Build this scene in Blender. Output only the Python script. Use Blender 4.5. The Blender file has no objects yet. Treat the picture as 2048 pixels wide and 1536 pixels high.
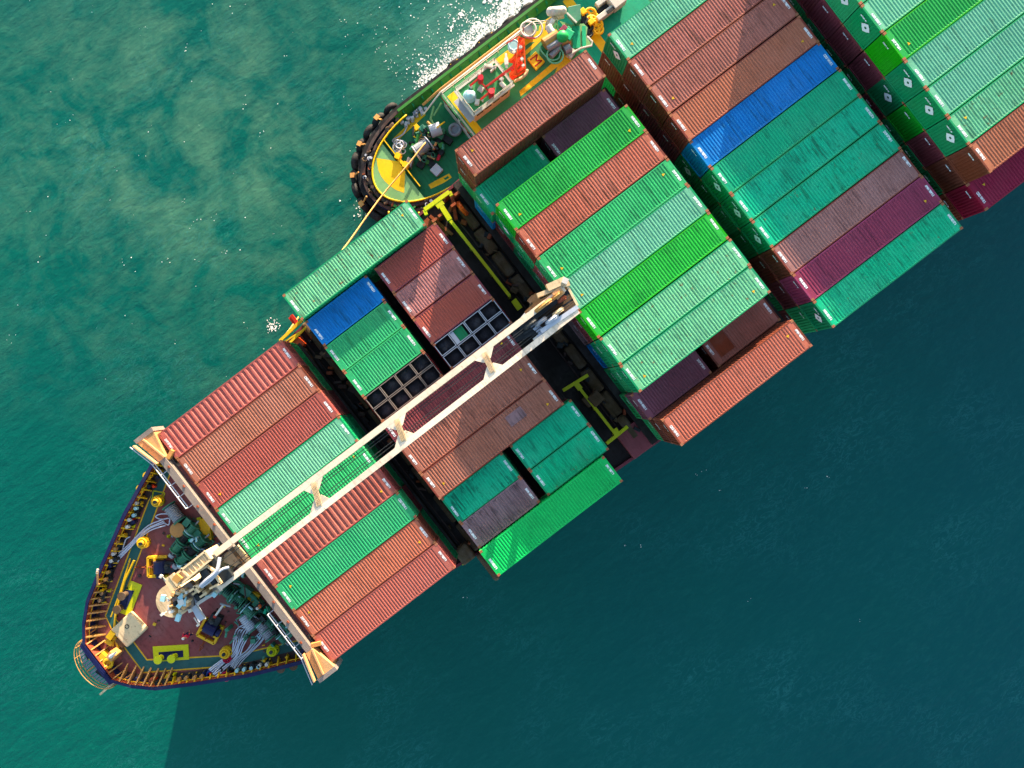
import bpy, math, random
from mathutils import Vector, Matrix
random.seed(7)
S = bpy.context.scene
COL = S.collection
PI = math.pi
# ---------------------------------------------------------------- helpers
CAM_H = 80.0; F = 1593.0
def P(px, py, z=0.0):
    """survey point of the photograph -> ship axes (x aft, y to port) at height z"""
    k = (CAM_H - z) / F
    dx = (px - 990) * k; dy = (py - 785) * k
    u = dx*0.79335 - dy*0.60876; v = dx*0.60876 + dy*0.79335
    return Vector((u, -(v + 2.25), z))
def F1(x, y, z=13.0): return P(140 + .36466*x, 840 + .36466*y, z)
def CR(x, y, z=25.0): return P(300 + .14325*x, 1060 + .14325*y, z)
def T2(x, y, z=3.0): return P(680 + .3125*x, .3125*y, z)
def lin(c):
    r = []
    for v in c:
        v /= 255.0
        r.append(v/12.92 if v <= .04045 else ((v + .055)/1.055)**2.4)
    return (r[0], r[1], r[2], 1)
def tag(o, label=None, cat=None, group=None, kind=None):
    if label: o['label'] = label
    if cat: o['category'] = cat
    if group: o['group'] = group
    if kind: o['kind'] = kind
    return o
def empty(name, loc, rz=0.0):
    o = bpy.data.objects.new(name, None); COL.objects.link(o)
    o.location = loc; o.rotation_euler = (0, 0, rz); o.empty_display_size = .3
    o['w'] = list(loc); return o
def wloc(o):
    v = Vector((0, 0, 0))
    while o is not None:
        v += o.location; o = o.parent
    return v
class MB:
    def __init__(s): s.v = []; s.f = []
    def add(s, vs, fs):
        n = len(s.v); s.v += [tuple(p) for p in vs]; s.f += [tuple(i + n for i in f) for f in fs]; return s
    def box(s, x0, x1, y0, y1, z0, z1):
        return s.add([(x0,y0,z0),(x1,y0,z0),(x1,y1,z0),(x0,y1,z0),(x0,y0,z1),(x1,y0,z1),(x1,y1,z1),(x0,y1,z1)],
                     [(0,3,2,1),(4,5,6,7),(0,1,5,4),(1,2,6,5),(2,3,7,6),(3,0,4,7)])
    def cbox(s, c, sx, sy, sz, a=0.0):
        """box standing on point c, turned by a"""
        ca, sa = math.cos(a), math.sin(a); vs = []
        for z in (0, sz):
            for x, y in ((-sx/2,-sy/2),(sx/2,-sy/2),(sx/2,sy/2),(-sx/2,sy/2)):
                vs.append((c[0]+x*ca-y*sa, c[1]+x*sa+y*ca, c[2]+z))
        return s.add(vs, [(0,3,2,1),(4,5,6,7),(0,1,5,4),(1,2,6,5),(2,3,7,6),(3,0,4,7)])
    def prism(s, poly, z0, z1):
        n = len(poly); vs = [(p[0],p[1],z0) for p in poly] + [(p[0],p[1],z1) for p in poly]
        area = sum(poly[i][0]*poly[(i+1)%n][1]-poly[(i+1)%n][0]*poly[i][1] for i in range(n))
        fs = [tuple(range(n-1,-1,-1)), tuple(range(n,2*n))] + [(i,(i+1)%n,n+(i+1)%n,n+i) for i in range(n)]
        if area < 0: fs = [tuple(reversed(f)) for f in fs]
        return s.add(vs, fs)
    def bar(s, a, b, w, h=None):
        """rectangular bar between a and b, w wide, h deep"""
        h = w if h is None else h
        a = Vector(a); b = Vector(b); d = (b-a)
        if d.length < 1e-6: return s
        d.normalize(); up = Vector((0,0,1)) if abs(d.z) < .95 else Vector((1,0,0))
        sd = d.cross(up).normalized(); up = sd.cross(d).normalized()
        vs = []
        for p in (a, b):
            for q, r in ((-1,-1),(1,-1),(1,1),(-1,1)): vs.append(p + sd*q*w/2 + up*r*h/2)
        return s.add(vs, [(0,1,2,3),(7,6,5,4),(0,4,5,1),(1,5,6,2),(2,6,7,3),(3,7,4,0)])
    def tube(s, pts, r, n=6, closed=False):
        pts = [Vector(p) for p in pts]; m = len(pts); rings = []
        for i, p in enumerate(pts):
            if closed: d = pts[(i+1)%m]-pts[i-1]
            else: d = pts[min(i+1,m-1)]-pts[max(i-1,0)]
            if d.length < 1e-9: d = Vector((1,0,0))
            d.normalize(); up = Vector((0,0,1)) if abs(d.z) < .95 else Vector((1,0,0))
            sd = d.cross(up).normalized(); up = sd.cross(d)
            rr = r[i] if isinstance(r, (list, tuple)) else r
            rings.append([p + (sd*math.cos(2*PI*k/n) + up*math.sin(2*PI*k/n))*rr for k in range(n)])
        vs = [q for R in rings for q in R]; fs = []
        for i in range(m if closed else m-1):
            j = (i+1) % m
            for k in range(n): fs.append((i*n+k, i*n+(k+1)%n, j*n+(k+1)%n, j*n+k))
        if not closed: fs += [tuple(range(n-1,-1,-1)), tuple((m-1)*n+k for k in range(n))]
        return s.add(vs, fs)
    def cyl(s, c, r, h, n=16, r2=None):
        r2 = r if r2 is None else r2
        vs = [(c[0]+r*math.cos(2*PI*k/n), c[1]+r*math.sin(2*PI*k/n), c[2]) for k in range(n)]
        vs += [(c[0]+r2*math.cos(2*PI*k/n), c[1]+r2*math.sin(2*PI*k/n), c[2]+h) for k in range(n)]
        return s.add(vs, [tuple(range(n-1,-1,-1)), tuple(range(n,2*n))] + [(k,(k+1)%n,n+(k+1)%n,n+k) for k in range(n)])
    def hcyl(s, a, b, r, n=14): return s.tube([a, b], r, n)
    def torus(s, c, R, r, axis=(0,0,1), n=20, m=8):
        ax = Vector(axis).normalized(); t = Vector((0,0,1)) if abs(ax.z) < .9 else Vector((1,0,0))
        e1 = ax.cross(t).normalized(); e2 = ax.cross(e1)
        c = Vector(c); vs = []
        for i in range(n):
            A = 2*PI*i/n; d = e1*math.cos(A)+e2*math.sin(A)
            for k in range(m):
                B = 2*PI*k/m; vs.append(c + d*(R+r*math.cos(B)) + ax*r*math.sin(B))
        return s.add(vs, [(i*m+k, ((i+1)%n)*m+k, ((i+1)%n)*m+(k+1)%m, i*m+(k+1)%m) for i in range(n) for k in range(m)])
    def ball(s, c, r, n=12, m=8, sz=1.0):
        vs = [(c[0],c[1],c[2]-r*sz)]
        for i in range(1, m):
            a = -PI/2 + PI*i/m
            for k in range(n): vs.append((c[0]+r*math.cos(a)*math.cos(2*PI*k/n), c[1]+r*math.cos(a)*math.sin(2*PI*k/n), c[2]+r*sz*math.sin(a)))
        vs.append((c[0],c[1],c[2]+r*sz)); fs = []
        for k in range(n): fs.append((0, 1+(k+1)%n, 1+k)); fs.append((len(vs)-1, 1+(m-2)*n+k, 1+(m-2)*n+(k+1)%n))
        for i in range(m-2):
            for k in range(n): fs.append((1+i*n+k, 1+i*n+(k+1)%n, 1+(i+1)*n+(k+1)%n, 1+(i+1)*n+k))
        return s.add(vs, fs)
    def mesh(s, name, mat=None, off=(0,0,0)):
        me = bpy.data.meshes.new(name); ox, oy, oz = off
        me.from_pydata([(x-ox, y-oy, z-oz) for x, y, z in s.v], [], s.f); me.update()
        me.materials.append(mat); return me
    def build(s, name, mat, parent=None, smooth=False, bevel=0.0):
        if parent is not None: off = wloc(parent)
        else:
            xs = [v[0] for v in s.v]; ys = [v[1] for v in s.v]
            off = Vector(((min(xs)+max(xs))/2, (min(ys)+max(ys))/2, min(v[2] for v in s.v)))
        o = bpy.data.objects.new(name, s.mesh(name, mat, off)); COL.objects.link(o)
        if parent is not None: o.parent = parent
        else: o.location = off
        if smooth:
            for p in o.data.polygons: p.use_smooth = True
        if bevel:
            b = o.modifiers.new('bevel', 'BEVEL'); b.width = bevel; b.segments = 2; b.limit_method = 'ANGLE'
        return o
def ring(c, r, n, a0=0.0): return [(c[0]+r*math.cos(a0+2*PI*k/n), c[1]+r*math.sin(a0+2*PI*k/n)) for k in range(n)]
def lerp(a, b, t): return a + (b-a)*t
def curve(pts, n=8):
    """Catmull-Rom through pts"""
    pts = [Vector(p) for p in pts]; out = []
    q = [pts[0]*2-pts[1]] + pts + [pts[-1]*2-pts[-2]]
    for i in range(1, len(q)-2):
        for k in range(n):
            t = k/n
            out.append(.5*((2*q[i]) + (q[i+1]-q[i-1])*t + (2*q[i-1]-5*q[i]+4*q[i+1]-q[i+2])*t*t + (3*q[i]-q[i-1]-3*q[i+1]+q[i+2])*t**3))
    out.append(pts[-1]); return out
# ---------------------------------------------------------------- materials
def nt(name):
    m = bpy.data.materials.new(name); m.use_nodes = True; t = m.node_tree; t.nodes.clear()
    out = t.nodes.new('ShaderNodeOutputMaterial'); b = t.nodes.new('ShaderNodeBsdfPrincipled')
    t.links.new(b.outputs[0], out.inputs[0]); return m, t, b
def N(t, typ, **k):
    n = t.nodes.new(typ)
    for a, v in k.items():
        if a.startswith('i_'): n.inputs[a[2:].replace('_', ' ')].default_value = v
        else: setattr(n, a, v)
    return n
def ramp(t, src, p0, p1):
    r = N(t, 'ShaderNodeMapRange'); r.inputs[1].default_value = p0; r.inputs[2].default_value = p1
    t.links.new(src, r.inputs[0]); return r.outputs[0]
def mixc(t, fac, a, b, mode='MIX'):
    m = N(t, 'ShaderNodeMixRGB', blend_type=mode)
    for k, v in ((0, fac), (1, a), (2, b)):
        if hasattr(v, 'node'): t.links.new(v, m.inputs[k])
        else: m.inputs[k].default_value = v
    return m.outputs[0]
def mul(t, a, b):
    m = N(t, 'ShaderNodeMath', operation='MULTIPLY')
    for k, v in ((0, a), (1, b)):
        if hasattr(v, 'node'): t.links.new(v, m.inputs[k])
        else: m.inputs[k].default_value = v
    return m.outputs[0]
def paint(name, rgb, rough=.5, dirt=.35, rust=.0, streak=.3, metal=0.0, scale=1.0, bump=0.0):
    m, t, b = nt(name)
    tc = N(t, 'ShaderNodeTexCoord'); oi = N(t, 'ShaderNodeObjectInfo')
    ad = N(t, 'ShaderNodeVectorMath', operation='MULTIPLY_ADD')
    cm = N(t, 'ShaderNodeCombineXYZ')
    r1 = mul(t, oi.outputs['Random'], 37.0)
    for i in range(3): t.links.new(r1, cm.inputs[i])
    ad.inputs[1].default_value = (1, 1, 1)
    t.links.new(tc.outputs['Object'], ad.inputs[0]); t.links.new(cm.outputs[0], ad.inputs[2])
    base = lin(rgb)
    fr = N(t, 'ShaderNodeMath', operation='FRACT'); t.links.new(mul(t, oi.outputs['Random'], 7.31), fr.inputs[0]); vary = N(t, 'ShaderNodeMapRange'); t.links.new(fr.outputs[0], vary.inputs[0]); vary.inputs[3].default_value = .35; vary.inputs[4].default_value = 1.6; vary = vary.outputs[0]
    def noise(sc, det, vec=None, rgh=.6):
        n = N(t, 'ShaderNodeTexNoise'); n.inputs['Scale'].default_value = sc; n.inputs['Detail'].default_value = det
        n.inputs['Roughness'].default_value = rgh; t.links.new(vec or ad.outputs[0], n.inputs['Vector']); return n.outputs['Fac']
    n1 = noise(.35*scale, 5); n2 = noise(3.2*scale, 6)
    hs = N(t, 'ShaderNodeHueSaturation'); hs.inputs['Color'].default_value = base
    vv = N(t, 'ShaderNodeMapRange'); t.links.new(oi.outputs['Random'], vv.inputs[0]); vv.inputs[3].default_value = .9; vv.inputs[4].default_value = 1.1
    t.links.new(vv.outputs[0], hs.inputs['Value'])
    hv = N(t, 'ShaderNodeMapRange'); t.links.new(oi.outputs['Random'], hv.inputs[0]); hv.inputs[3].default_value = .508; hv.inputs[4].default_value = .492
    t.links.new(hv.outputs[0], hs.inputs['Hue'])
    pale = tuple(min(1, c*.8+.06) for c in base[:3]) + (1,)
    dark = tuple(c*.42 for c in base[:3]) + (1,)
    c = mixc(t, mul(t, ramp(t, n1, .45, .75), dirt), hs.outputs[0], pale)
    c = mixc(t, mul(t, ramp(t, n2, .52, .8), dirt), c, dark)
    if streak:
        mp = N(t, 'ShaderNodeMapping'); mp.inputs['Scale'].default_value = (5, .45, .6); t.links.new(ad.outputs[0], mp.inputs[0])
        n3 = noise(1.0, 4, mp.outputs[0]); n4 = noise(.5, 3)
        c = mixc(t, mul(t, mul(t, ramp(t, n3, .50, .64), ramp(t, n4, .40, .56)), mul(t, vary, min(1, streak*1.5))), c, dark)
        mq = N(t, 'ShaderNodeMapping'); mq.inputs['Scale'].default_value = (1.3, .9, .6); mq.inputs['Location'].default_value = (7, 3, 1); t.links.new(ad.outputs[0], mq.inputs[0])
        n6 = noise(1.6, 9, mq.outputs[0], .75); c = mixc(t, mul(t, ramp(t, n6, .57, .66), mul(t, vary, min(1, streak))), c, dark)
        n8 = noise(.28, 6, rgh=.6); c = mixc(t, mul(t, ramp(t, n8, .52, .66), mul(t, vary, .35)), c, dark)
        n7 = noise(.9, 7, mq.outputs[0], .7); c = mixc(t, mul(t, ramp(t, n7, .64, .72), .55), c, pale)
    if rust:
        n5 = noise(2.2*scale, 8, rgh=.7)
        c = mixc(t, mul(t, ramp(t, n5, .66-.12*rust, .73-.1*rust), .85), c, lin((120, 60, 35)))
    t.links.new(c, b.inputs['Base Color'])
    b.inputs['Metallic'].default_value = metal; b.inputs['Specular IOR Level'].default_value = .22
    rr = ramp(t, n2, .2, .9); m2 = N(t, 'ShaderNodeMapRange'); t.links.new(rr, m2.inputs[0])
    m2.inputs[3].default_value = max(.1, rough-.1); m2.inputs[4].default_value = min(1, rough+.18); t.links.new(m2.outputs[0], b.inputs['Roughness'])
    if bump:
        bp = N(t, 'ShaderNodeBump'); bp.inputs['Strength'].default_value = bump; bp.inputs['Distance'].default_value = .02
        t.links.new(n2, bp.inputs['Height']); t.links.new(bp.outputs[0], b.inputs['Normal'])
    return m
M = {}
def mk(k, *a, **kw): M[k] = paint(k, *a, **kw)
CP = dict(rough=.5, bump=.4)
mk('mint', (104, 178, 140), dirt=.5, streak=.4, **CP); mk('mint_worn', (102, 178, 132), dirt=.6, rust=.6, streak=.8, **CP)
mk('green', (44, 160, 98), dirt=.4, streak=.35, **CP); mk('vivid_green', (30, 160, 62), dirt=.2, **CP); mk('bright_green', (6, 172, 86), dirt=.12, streak=.1, **CP)
mk('dark_green', (12, 120, 72), dirt=.3, **CP); mk('teal', (0, 172, 128), dirt=.35, streak=.8, **CP); mk('teal_worn', (0, 178, 126), dirt=.5, rust=.35, streak=.9, **CP)
mk('deep_teal', (0, 156, 114), dirt=.3, streak=.6, **CP)
mk('brown', (156, 96, 80), dirt=.4, streak=.5, **CP); mk('orange_brown', (170, 98, 74), dirt=.4, streak=.5, **CP); mk('rust_red', (150, 74, 68), dirt=.4, streak=.5, **CP)
mk('salmon', (166, 88, 78), dirt=.35, streak=.4, **CP); mk('maroon', (120, 54, 60), dirt=.3, **CP); mk('plum', (142, 54, 84), dirt=.2, **CP); mk('purple', (120, 68, 82), dirt=.3, **CP)
mk('mauve', (160, 108, 104), dirt=.6, streak=.9, **CP); mk('brick', (160, 74, 68), dirt=.25, streak=.25, **CP)
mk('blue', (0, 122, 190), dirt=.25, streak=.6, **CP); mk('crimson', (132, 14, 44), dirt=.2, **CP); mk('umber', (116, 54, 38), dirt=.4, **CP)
mk('grey_purple', (132, 102, 106), dirt=.7, streak=.9, **CP)
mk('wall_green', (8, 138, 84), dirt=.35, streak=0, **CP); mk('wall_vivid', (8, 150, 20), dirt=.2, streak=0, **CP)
mk('casting', (150, 92, 62), rough=.7, dirt=.6, rust=.8, streak=0, scale=3)
mk('white_text', (225, 230, 232), rough=.5, dirt=.1, streak=0)
mk('yellow', (214, 168, 20), rough=.5, dirt=.4, streak=.2, scale=2)
mk('lemon', (190, 190, 10), rough=.5, dirt=.4, streak=.2, scale=2)
mk('orange', (232, 74, 22), rough=.45, dirt=.3, streak=.1, scale=2)
mk('red', (170, 20, 30), rough=.45, dirt=.2, streak=0)
mk('cream', (214, 188, 148), rough=.6, dirt=.5, rust=.5, streak=.4, scale=1.4)
mk('end_tan', (196, 150, 100), rough=.6, dirt=.5, rust=.4, streak=.3, scale=1.5)
mk('jib_cream', (226, 208, 184), rough=.55, dirt=.5, rust=.3, streak=.4, scale=1.6)
mk('grey_beam', (128, 118, 112), rough=.55, dirt=.4, rust=.35, streak=.2, scale=1.4)
mk('steel_grey', (130, 135, 145), rough=.45, dirt=.5, streak=0, metal=.3)
mk('navy', (20, 28, 70), rough=.45, dirt=.4, streak=.2)
mk('deck_red', (124, 66, 60), rough=.65, dirt=.8, streak=.6, rust=.25, bump=.3)
mk('rust_dark', (62, 46, 42), rough=.8, dirt=.8, rust=.4, streak=0, scale=2)
mk('hatch_dark', (34, 28, 28), rough=.8, dirt=.6, streak=.3)
mk('hull_red', (110, 40, 55), rough=.6, dirt=.5, streak=.2)
mk('tan', (86, 66, 46), rough=.85, dirt=.8, streak=.4, scale=3)
mk('rust_brown', (130, 62, 34), rough=.8, dirt=.6, rust=.4, scale=2)
mk('walk_green', (40, 92, 88), rough=.7, dirt=.4, streak=0)
mk('winch_green', (52, 120, 96), rough=.5, dirt=.7, streak=0, scale=3)
mk('dark_metal', (26, 32, 36), rough=.55, dirt=.5, streak=0, scale=3)
mk('rope_white', (196, 200, 214), rough=.9, dirt=.3, streak=0, scale=6)
mk('rope_tan', (222, 176, 104), rough=.9, dirt=.3, streak=0, scale=6)
mk('rubber', (20, 20, 24), rough=.75, dirt=.5, streak=0, scale=4)
mk('tug_deck', (24, 118, 74), rough=.6, dirt=.4, streak=.2, bump=.2)
mk('roof_green', (58, 138, 84), rough=.6, dirt=.6, streak=.4, scale=2)
mk('tug_light', (112, 160, 104), rough=.6, dirt=.5, streak=.1, rust=.1)
mk('tug_green', (44, 116, 44), rough=.5, dirt=.4, streak=.1)
mk('tug_yellow', (236, 184, 12), rough=.5, dirt=.25, streak=.1, rust=.1)
mk('white_paint', (198, 194, 186), rough=.5, dirt=.6, rust=.2, streak=.1)
mk('pale_grey', (170, 176, 188), rough=.5, dirt=.4, streak=0)
mk('glass', (20, 26, 30), rough=.12, dirt=.1, streak=0)
mk('tarp', (56, 58, 66), rough=.7, dirt=1.0, streak=.3, scale=3, bump=.4)
mk('aqua', (150, 196, 204), rough=.5, dirt=.2, streak=0)
mk('brass', (170, 130, 90), rough=.35, dirt=.3, streak=0, metal=.6)
mk('skin', (180, 120, 90), rough=.6, dirt=.05, streak=0)
mk('hair', (25, 20, 18), rough=.8, dirt=.1, streak=0)
mk('cloth_red', (176, 20, 60), rough=.9, dirt=.2, streak=0); mk('cloth_navy', (22, 28, 60), rough=.9, dirt=.2, streak=0)
mk('hi_vis', (230, 90, 20), rough=.9, dirt=.2, streak=0)
def simple(name, rgb, rough=.5):
    m, t, b = nt(name); b.inputs['Base Color'].default_value = lin(rgb); b.inputs['Roughness'].default_value = rough
    n = N(t, 'ShaderNodeTexNoise'); n.inputs['Scale'].default_value = 12
    t.links.new(mixc(t, mul(t, n.outputs['Fac'], .3), lin(rgb), tuple(c*.6 for c in lin(rgb)[:3])+(1,)), b.inputs['Base Color']); return m
M['foam'] = simple('foam', (236, 238, 230), .8)
# water
def water_mat():
    m, t, b = nt('sea_water')
    g = N(t, 'ShaderNodeNewGeometry'); pos = g.outputs['Position']
    def noise(sc, det, vec, rgh=.55, dist=0.0):
        n = N(t, 'ShaderNodeTexNoise'); n.inputs['Scale'].default_value = sc; n.inputs['Detail'].default_value = det
        n.inputs['Roughness'].default_value = rgh; n.inputs['Distortion'].default_value = dist; t.links.new(vec, n.inputs['Vector']); return n.outputs['Fac']
    # silt plume: wide tongue on the port bow side
    def dist_to(c, r0, r1):
        d = N(t, 'ShaderNodeVectorMath', operation='DISTANCE'); t.links.new(pos, d.inputs[0]); d.inputs[1].default_value = c
        nn = noise(.06, 4, pos); md = N(t, 'ShaderNodeMath', operation='MULTIPLY_ADD'); t.links.new(nn, md.inputs[0]); md.inputs[1].default_value = -26
        t.links.new(d.outputs['Value'], md.inputs[2]); return ramp(t, md.outputs[0], r1, r0)
    pl = dist_to(tuple(P(380, 260, 0)), -4, 20)
    cl = noise(.11, 9, pos, .66, .9); cl2 = noise(.4, 8, pos, .68, .7)
    mx = N(t, 'ShaderNodeMath', operation='MULTIPLY_ADD'); t.links.new(cl2, mx.inputs[0]); mx.inputs[1].default_value = .4; t.links.new(mul(t, cl, .8), mx.inputs[2])
    silt = mul(t, ramp(t, mx.outputs[0], .52, .72), pl)
    clear = lin((0, 84, 74)); turb = lin((66, 114, 92)); deep = lin((0, 72, 76))
    # clearer, bluer water away from the plume
    far = dist_to(tuple(P(-100, 500, 0)), 45, 105)
    c = mixc(t, far, deep, clear)
    c = mixc(t, mul(t, silt, .95), c, turb)
    mp = N(t, 'ShaderNodeMapping'); mp.inputs['Rotation'].default_value = (0, 0, math.radians(-20)); mp.inputs['Scale'].default_value = (1, 2.2, 1); t.links.new(pos, mp.inputs[0])
    fine = noise(.9, 9, mp.outputs[0], .7)
    c = mixc(t, mul(t, ramp(t, fine, .5, .9), .25), c, lin((40, 120, 104)))
    c = mixc(t, mul(t, ramp(t, noise(2.4, 5, pos, .6), .55, .9), .2), c, lin((0, 60, 58)))
    rg = N(t, 'ShaderNodeMath', operation='SUBTRACT'); t.links.new(noise(.55, 7, mp.outputs[0], .62, 1.2), rg.inputs[0]); rg.inputs[1].default_value = .5
    ab = N(t, 'ShaderNodeMath', operation='ABSOLUTE'); t.links.new(rg.outputs[0], ab.inputs[0])
    c = mixc(t, mul(t, mul(t, ramp(t, ab.outputs[0], .03, .0), ramp(t, noise(.09, 4, pos), .45, .65)), .24), c, lin((60, 140, 140)))
    c = mixc(t, mul(t, ramp(t, noise(.035, 4, pos, .5, .4), .4, .7), .22), c, lin((0, 58, 66)))
    # aerated water round the tug
    aer = N(t, 'ShaderNodeVectorMath', operation='DISTANCE'); t.links.new(pos, aer.inputs[0]); aer.inputs[1].default_value = tuple(P(960, 90, 0))
    nn = noise(.4, 6, pos, .6); ma = N(t, 'ShaderNodeMath', operation='MULTIPLY_ADD'); t.links.new(nn, ma.inputs[0]); ma.inputs[1].default_value = -9; t.links.new(aer.outputs['Value'], ma.inputs[2])
    c = mixc(t, mul(t, ramp(t, ma.outputs[0], 5, -3), .5), c, lin((96, 150, 132)))
    t.links.new(c, b.inputs['Base Color'])
    b.inputs['Roughness'].default_value = .3; b.inputs['IOR'].default_value = 1.33; b.inputs['Specular IOR Level'].default_value = .25
    w1 = noise(.28, 3, mp.outputs[0], .5, .4); w2 = noise(1.3, 6, mp.outputs[0], .6, .5)
    wm = N(t, 'ShaderNodeMath', operation='MULTIPLY_ADD'); t.links.new(w2, wm.inputs[0]); wm.inputs[1].default_value = .35; t.links.new(w1, wm.inputs[2])
    bp = N(t, 'ShaderNodeBump'); bp.inputs['Strength'].default_value = .3; bp.inputs['Distance'].default_value = .35
    t.links.new(wm.outputs[0], bp.inputs['Height']); t.links.new(bp.outputs[0], b.inputs['Normal'])
    return m
M['water'] = water_mat()
w = MB(); w.add([(-1500,-1500,0),(1500,-1500,0),(1500,1500,0),(-1500,1500,0)], [(0,1,2,3)])
tag(w.build('water', M['water']), kind='structure')
# ---------------------------------------------------------------- foam, with painted glints
def foam():
    fm = MB()
    def flake(x, y, r):
        n = random.randint(4, 7); a0 = random.random()*6
        e = random.uniform(.35, 1); th = random.random()*PI
        pts = []
        for k in range(n):
            a = a0 + 2*PI*k/n; q = r*random.uniform(.5, 1.1); X = q*math.cos(a); Y = q*e*math.sin(a)
            pts.append((x+X*math.cos(th)-Y*math.sin(th), y+X*math.sin(th)+Y*math.cos(th), .02+random.random()*.02))
        fm.add(pts, [tuple(range(n))])
    A = P(838, 168, 0); B = P(1075, -20, 0)
    ax = (B-A).normalized(); nm = Vector((-ax.y, ax.x, 0))
    if nm.y < 0: nm = -nm
    L = (B-A).length
    for i in range(2600):
        t = random.random()**.8; s = abs(random.gauss(0, 1))*(.55+.9*t)
        c = math.sin(t*23)*.5 + math.sin(t*61+1)*.3
        if random.random() < .45+.5*c: continue
        p = A + ax*(t*L) + nm*(s-.9)
        flake(p.x, p.y, random.choice((.04,.06,.08,.11,.17))*(.75+.5*t))
    for i in range(150):
        t = random.random(); s0 = abs(random.gauss(0, 1))*(.7+1.1*t); p0 = A + ax*(t*L) + nm*(s0-.6); sp = random.uniform(.12, .5); big = random.uniform(.06, .2)*(.7+.6*t)
        for k in range(random.randint(6, 22)):
            e = random.gauss(0, sp*1.8); g_ = random.gauss(0, sp*.7); p = p0 + ax*(e*.9) + nm*(g_+e*.35); flake(p.x, p.y, big*random.uniform(.3, 1.2))
    for i in range(350):
        p = A + ax*(random.uniform(-.1, 1)*L) + nm*abs(random.gauss(0, 3.8)); flake(p.x, p.y, random.uniform(.03, .09))
    for cx, cy, n, sp in ((546,652,60,.35),(722,420,30,.7),(737,360,20,.6),(905,45,60,1.6)):
        c = P(cx, cy, 0)
        for i in range(n): flake(c.x+random.gauss(0, sp), c.y+random.gauss(0, sp), random.uniform(.04, .13))
    for i in range(100):  # sparse pale flakes laid on as sun glints
        c = P(random.uniform(20, 900), random.uniform(0, 760), 0)
        for k in range(random.choice((1,1,2,4))): flake(c.x+random.gauss(0,.3), c.y+random.gauss(0,.3), random.uniform(.03, .08))
    for cx, cy in ((1395,947),(1440,984),(1404,946),(1614,972),(1660,952),(1250,1092),(1282,1091),(1500,1200),(1720,1240),(935,1194),(925,1196)):
        c = P(cx, cy, 0)
        for k in range(2): flake(c.x+random.gauss(0,.15), c.y+random.gauss(0,.1), random.uniform(.03, .07))
    o = fm.build('foam', M['foam']); tag(o, 'white foam churned up along the tug and flecks and painted glints on the sea', 'foam', kind='stuff')
foam()
# ---------------------------------------------------------------- container ship
DECK = 11.2; FC = 13.0
HB = [(-39.8,.6),(-39.65,2.0),(-38.6,3.4),(-37.2,4.7),(-34.6,6.25),(-30.5,8.5),(-26,10.45),(-22,11.2),(-16,11.8),(-10,12.4),(-4,13.4),(4,14.15),(10,14.3),(86,14.3),(96,13.6),(102,12.6)]
def hb(x, tab=HB):
    if x <= tab[0][0]: return tab[0][1]
    for a, b in zip(tab, tab[1:]):
        if x <= b[0]: return lerp(a[1], b[1], (x-a[0])/(b[0]-a[0]))
    return tab[-1][1]
ship = empty('container_ship', (30, 0, 0))
tag(ship, 'long container ship under the containers, with dark red foredeck', 'ship')
XS = [-39.8,-39.65,-39.2,-38.6,-37.9,-37.2,-36,-34.6,-32.6,-30.5,-28.2,-26,-24,-22.5]
def shell(xs, ztop, thick, off=0.0):
    """hull strake pair; sections flare from a finer waterline"""
    mb = MB(); n = len(xs)
    for sgn in (1, -1):
        vs = []; cols = 7
        for x in xs:
            b = hb(x); fl = max(0, min(1, (-12 - x)/28))
            bw = max(.05, hb(x - 7.5*fl) - 1.2*fl) if x - 7.5*fl > -39.6 else .05
            for z, k in ((-1.5, 0), (4, .25), (9, .7)): 
                xx = x + (1-k)*5.5*fl*max(0, min(1, (-28-x)/11))
                vs.append((xx, sgn*lerp(bw, b, k), z))
            vs.append((x, sgn*b, ztop)); vs.append((x+.0, sgn*max(.02, b-thick), ztop)); vs.append((x, sgn*max(.02, b-thick), ztop-1.6)); vs.append((x, sgn*max(.02, b-thick-.02), ztop-1.62))
        fs = []
        for i in range(n-1):
            for k in range(cols-1):
                f = (i*cols+k, (i+1)*cols+k, (i+1)*cols+k+1, i*cols+k+1); fs.append(f if sgn < 0 else tuple(reversed(f)))
        mb.add(vs, fs)
    return mb
shell(XS, FC+1.3, .32).build('bow_plating', M['navy'], ship)
xs2 = [-22.5,-19,-16,-13,-10,-7,-4,0,10,30,60,86,96,102]
shell(xs2, DECK+.25, .25).build('hull_side', M['hull_red'], ship)
st = MB(); st.box(101.8, 102.1, -12.6, 12.6, -1.5, DECK+.3); st.build('transom', M['navy'], ship)
pf = [(x, hb(x)-.3) for x in XS if hb(x) > .35] ; pf = pf + [(x, -y) for x, y in reversed(pf)]
MB().prism(pf, FC-.4, FC).build('foredeck', M['deck_red'], ship)
MB().box(-22.9, -22.5, -11.3, 11.3, DECK, FC-.002).build('deck_break', M['deck_red'], ship)
pm = [(x, hb(x)-.24) for x in xs2]; pm = pm + [(x, -y) for x, y in reversed(pm)]
MB().prism(pm, DECK-.4, DECK).build('main_deck', M['hatch_dark'], ship)
# bow nose plate closing the blunt stem
MB().prism([(-39.95,2.0),(-39.95,-2.0),(-39.6,-2.1),(-39.6,2.1)], 9, FC+1.28).build('stem_plate', M['navy'], ship)
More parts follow.
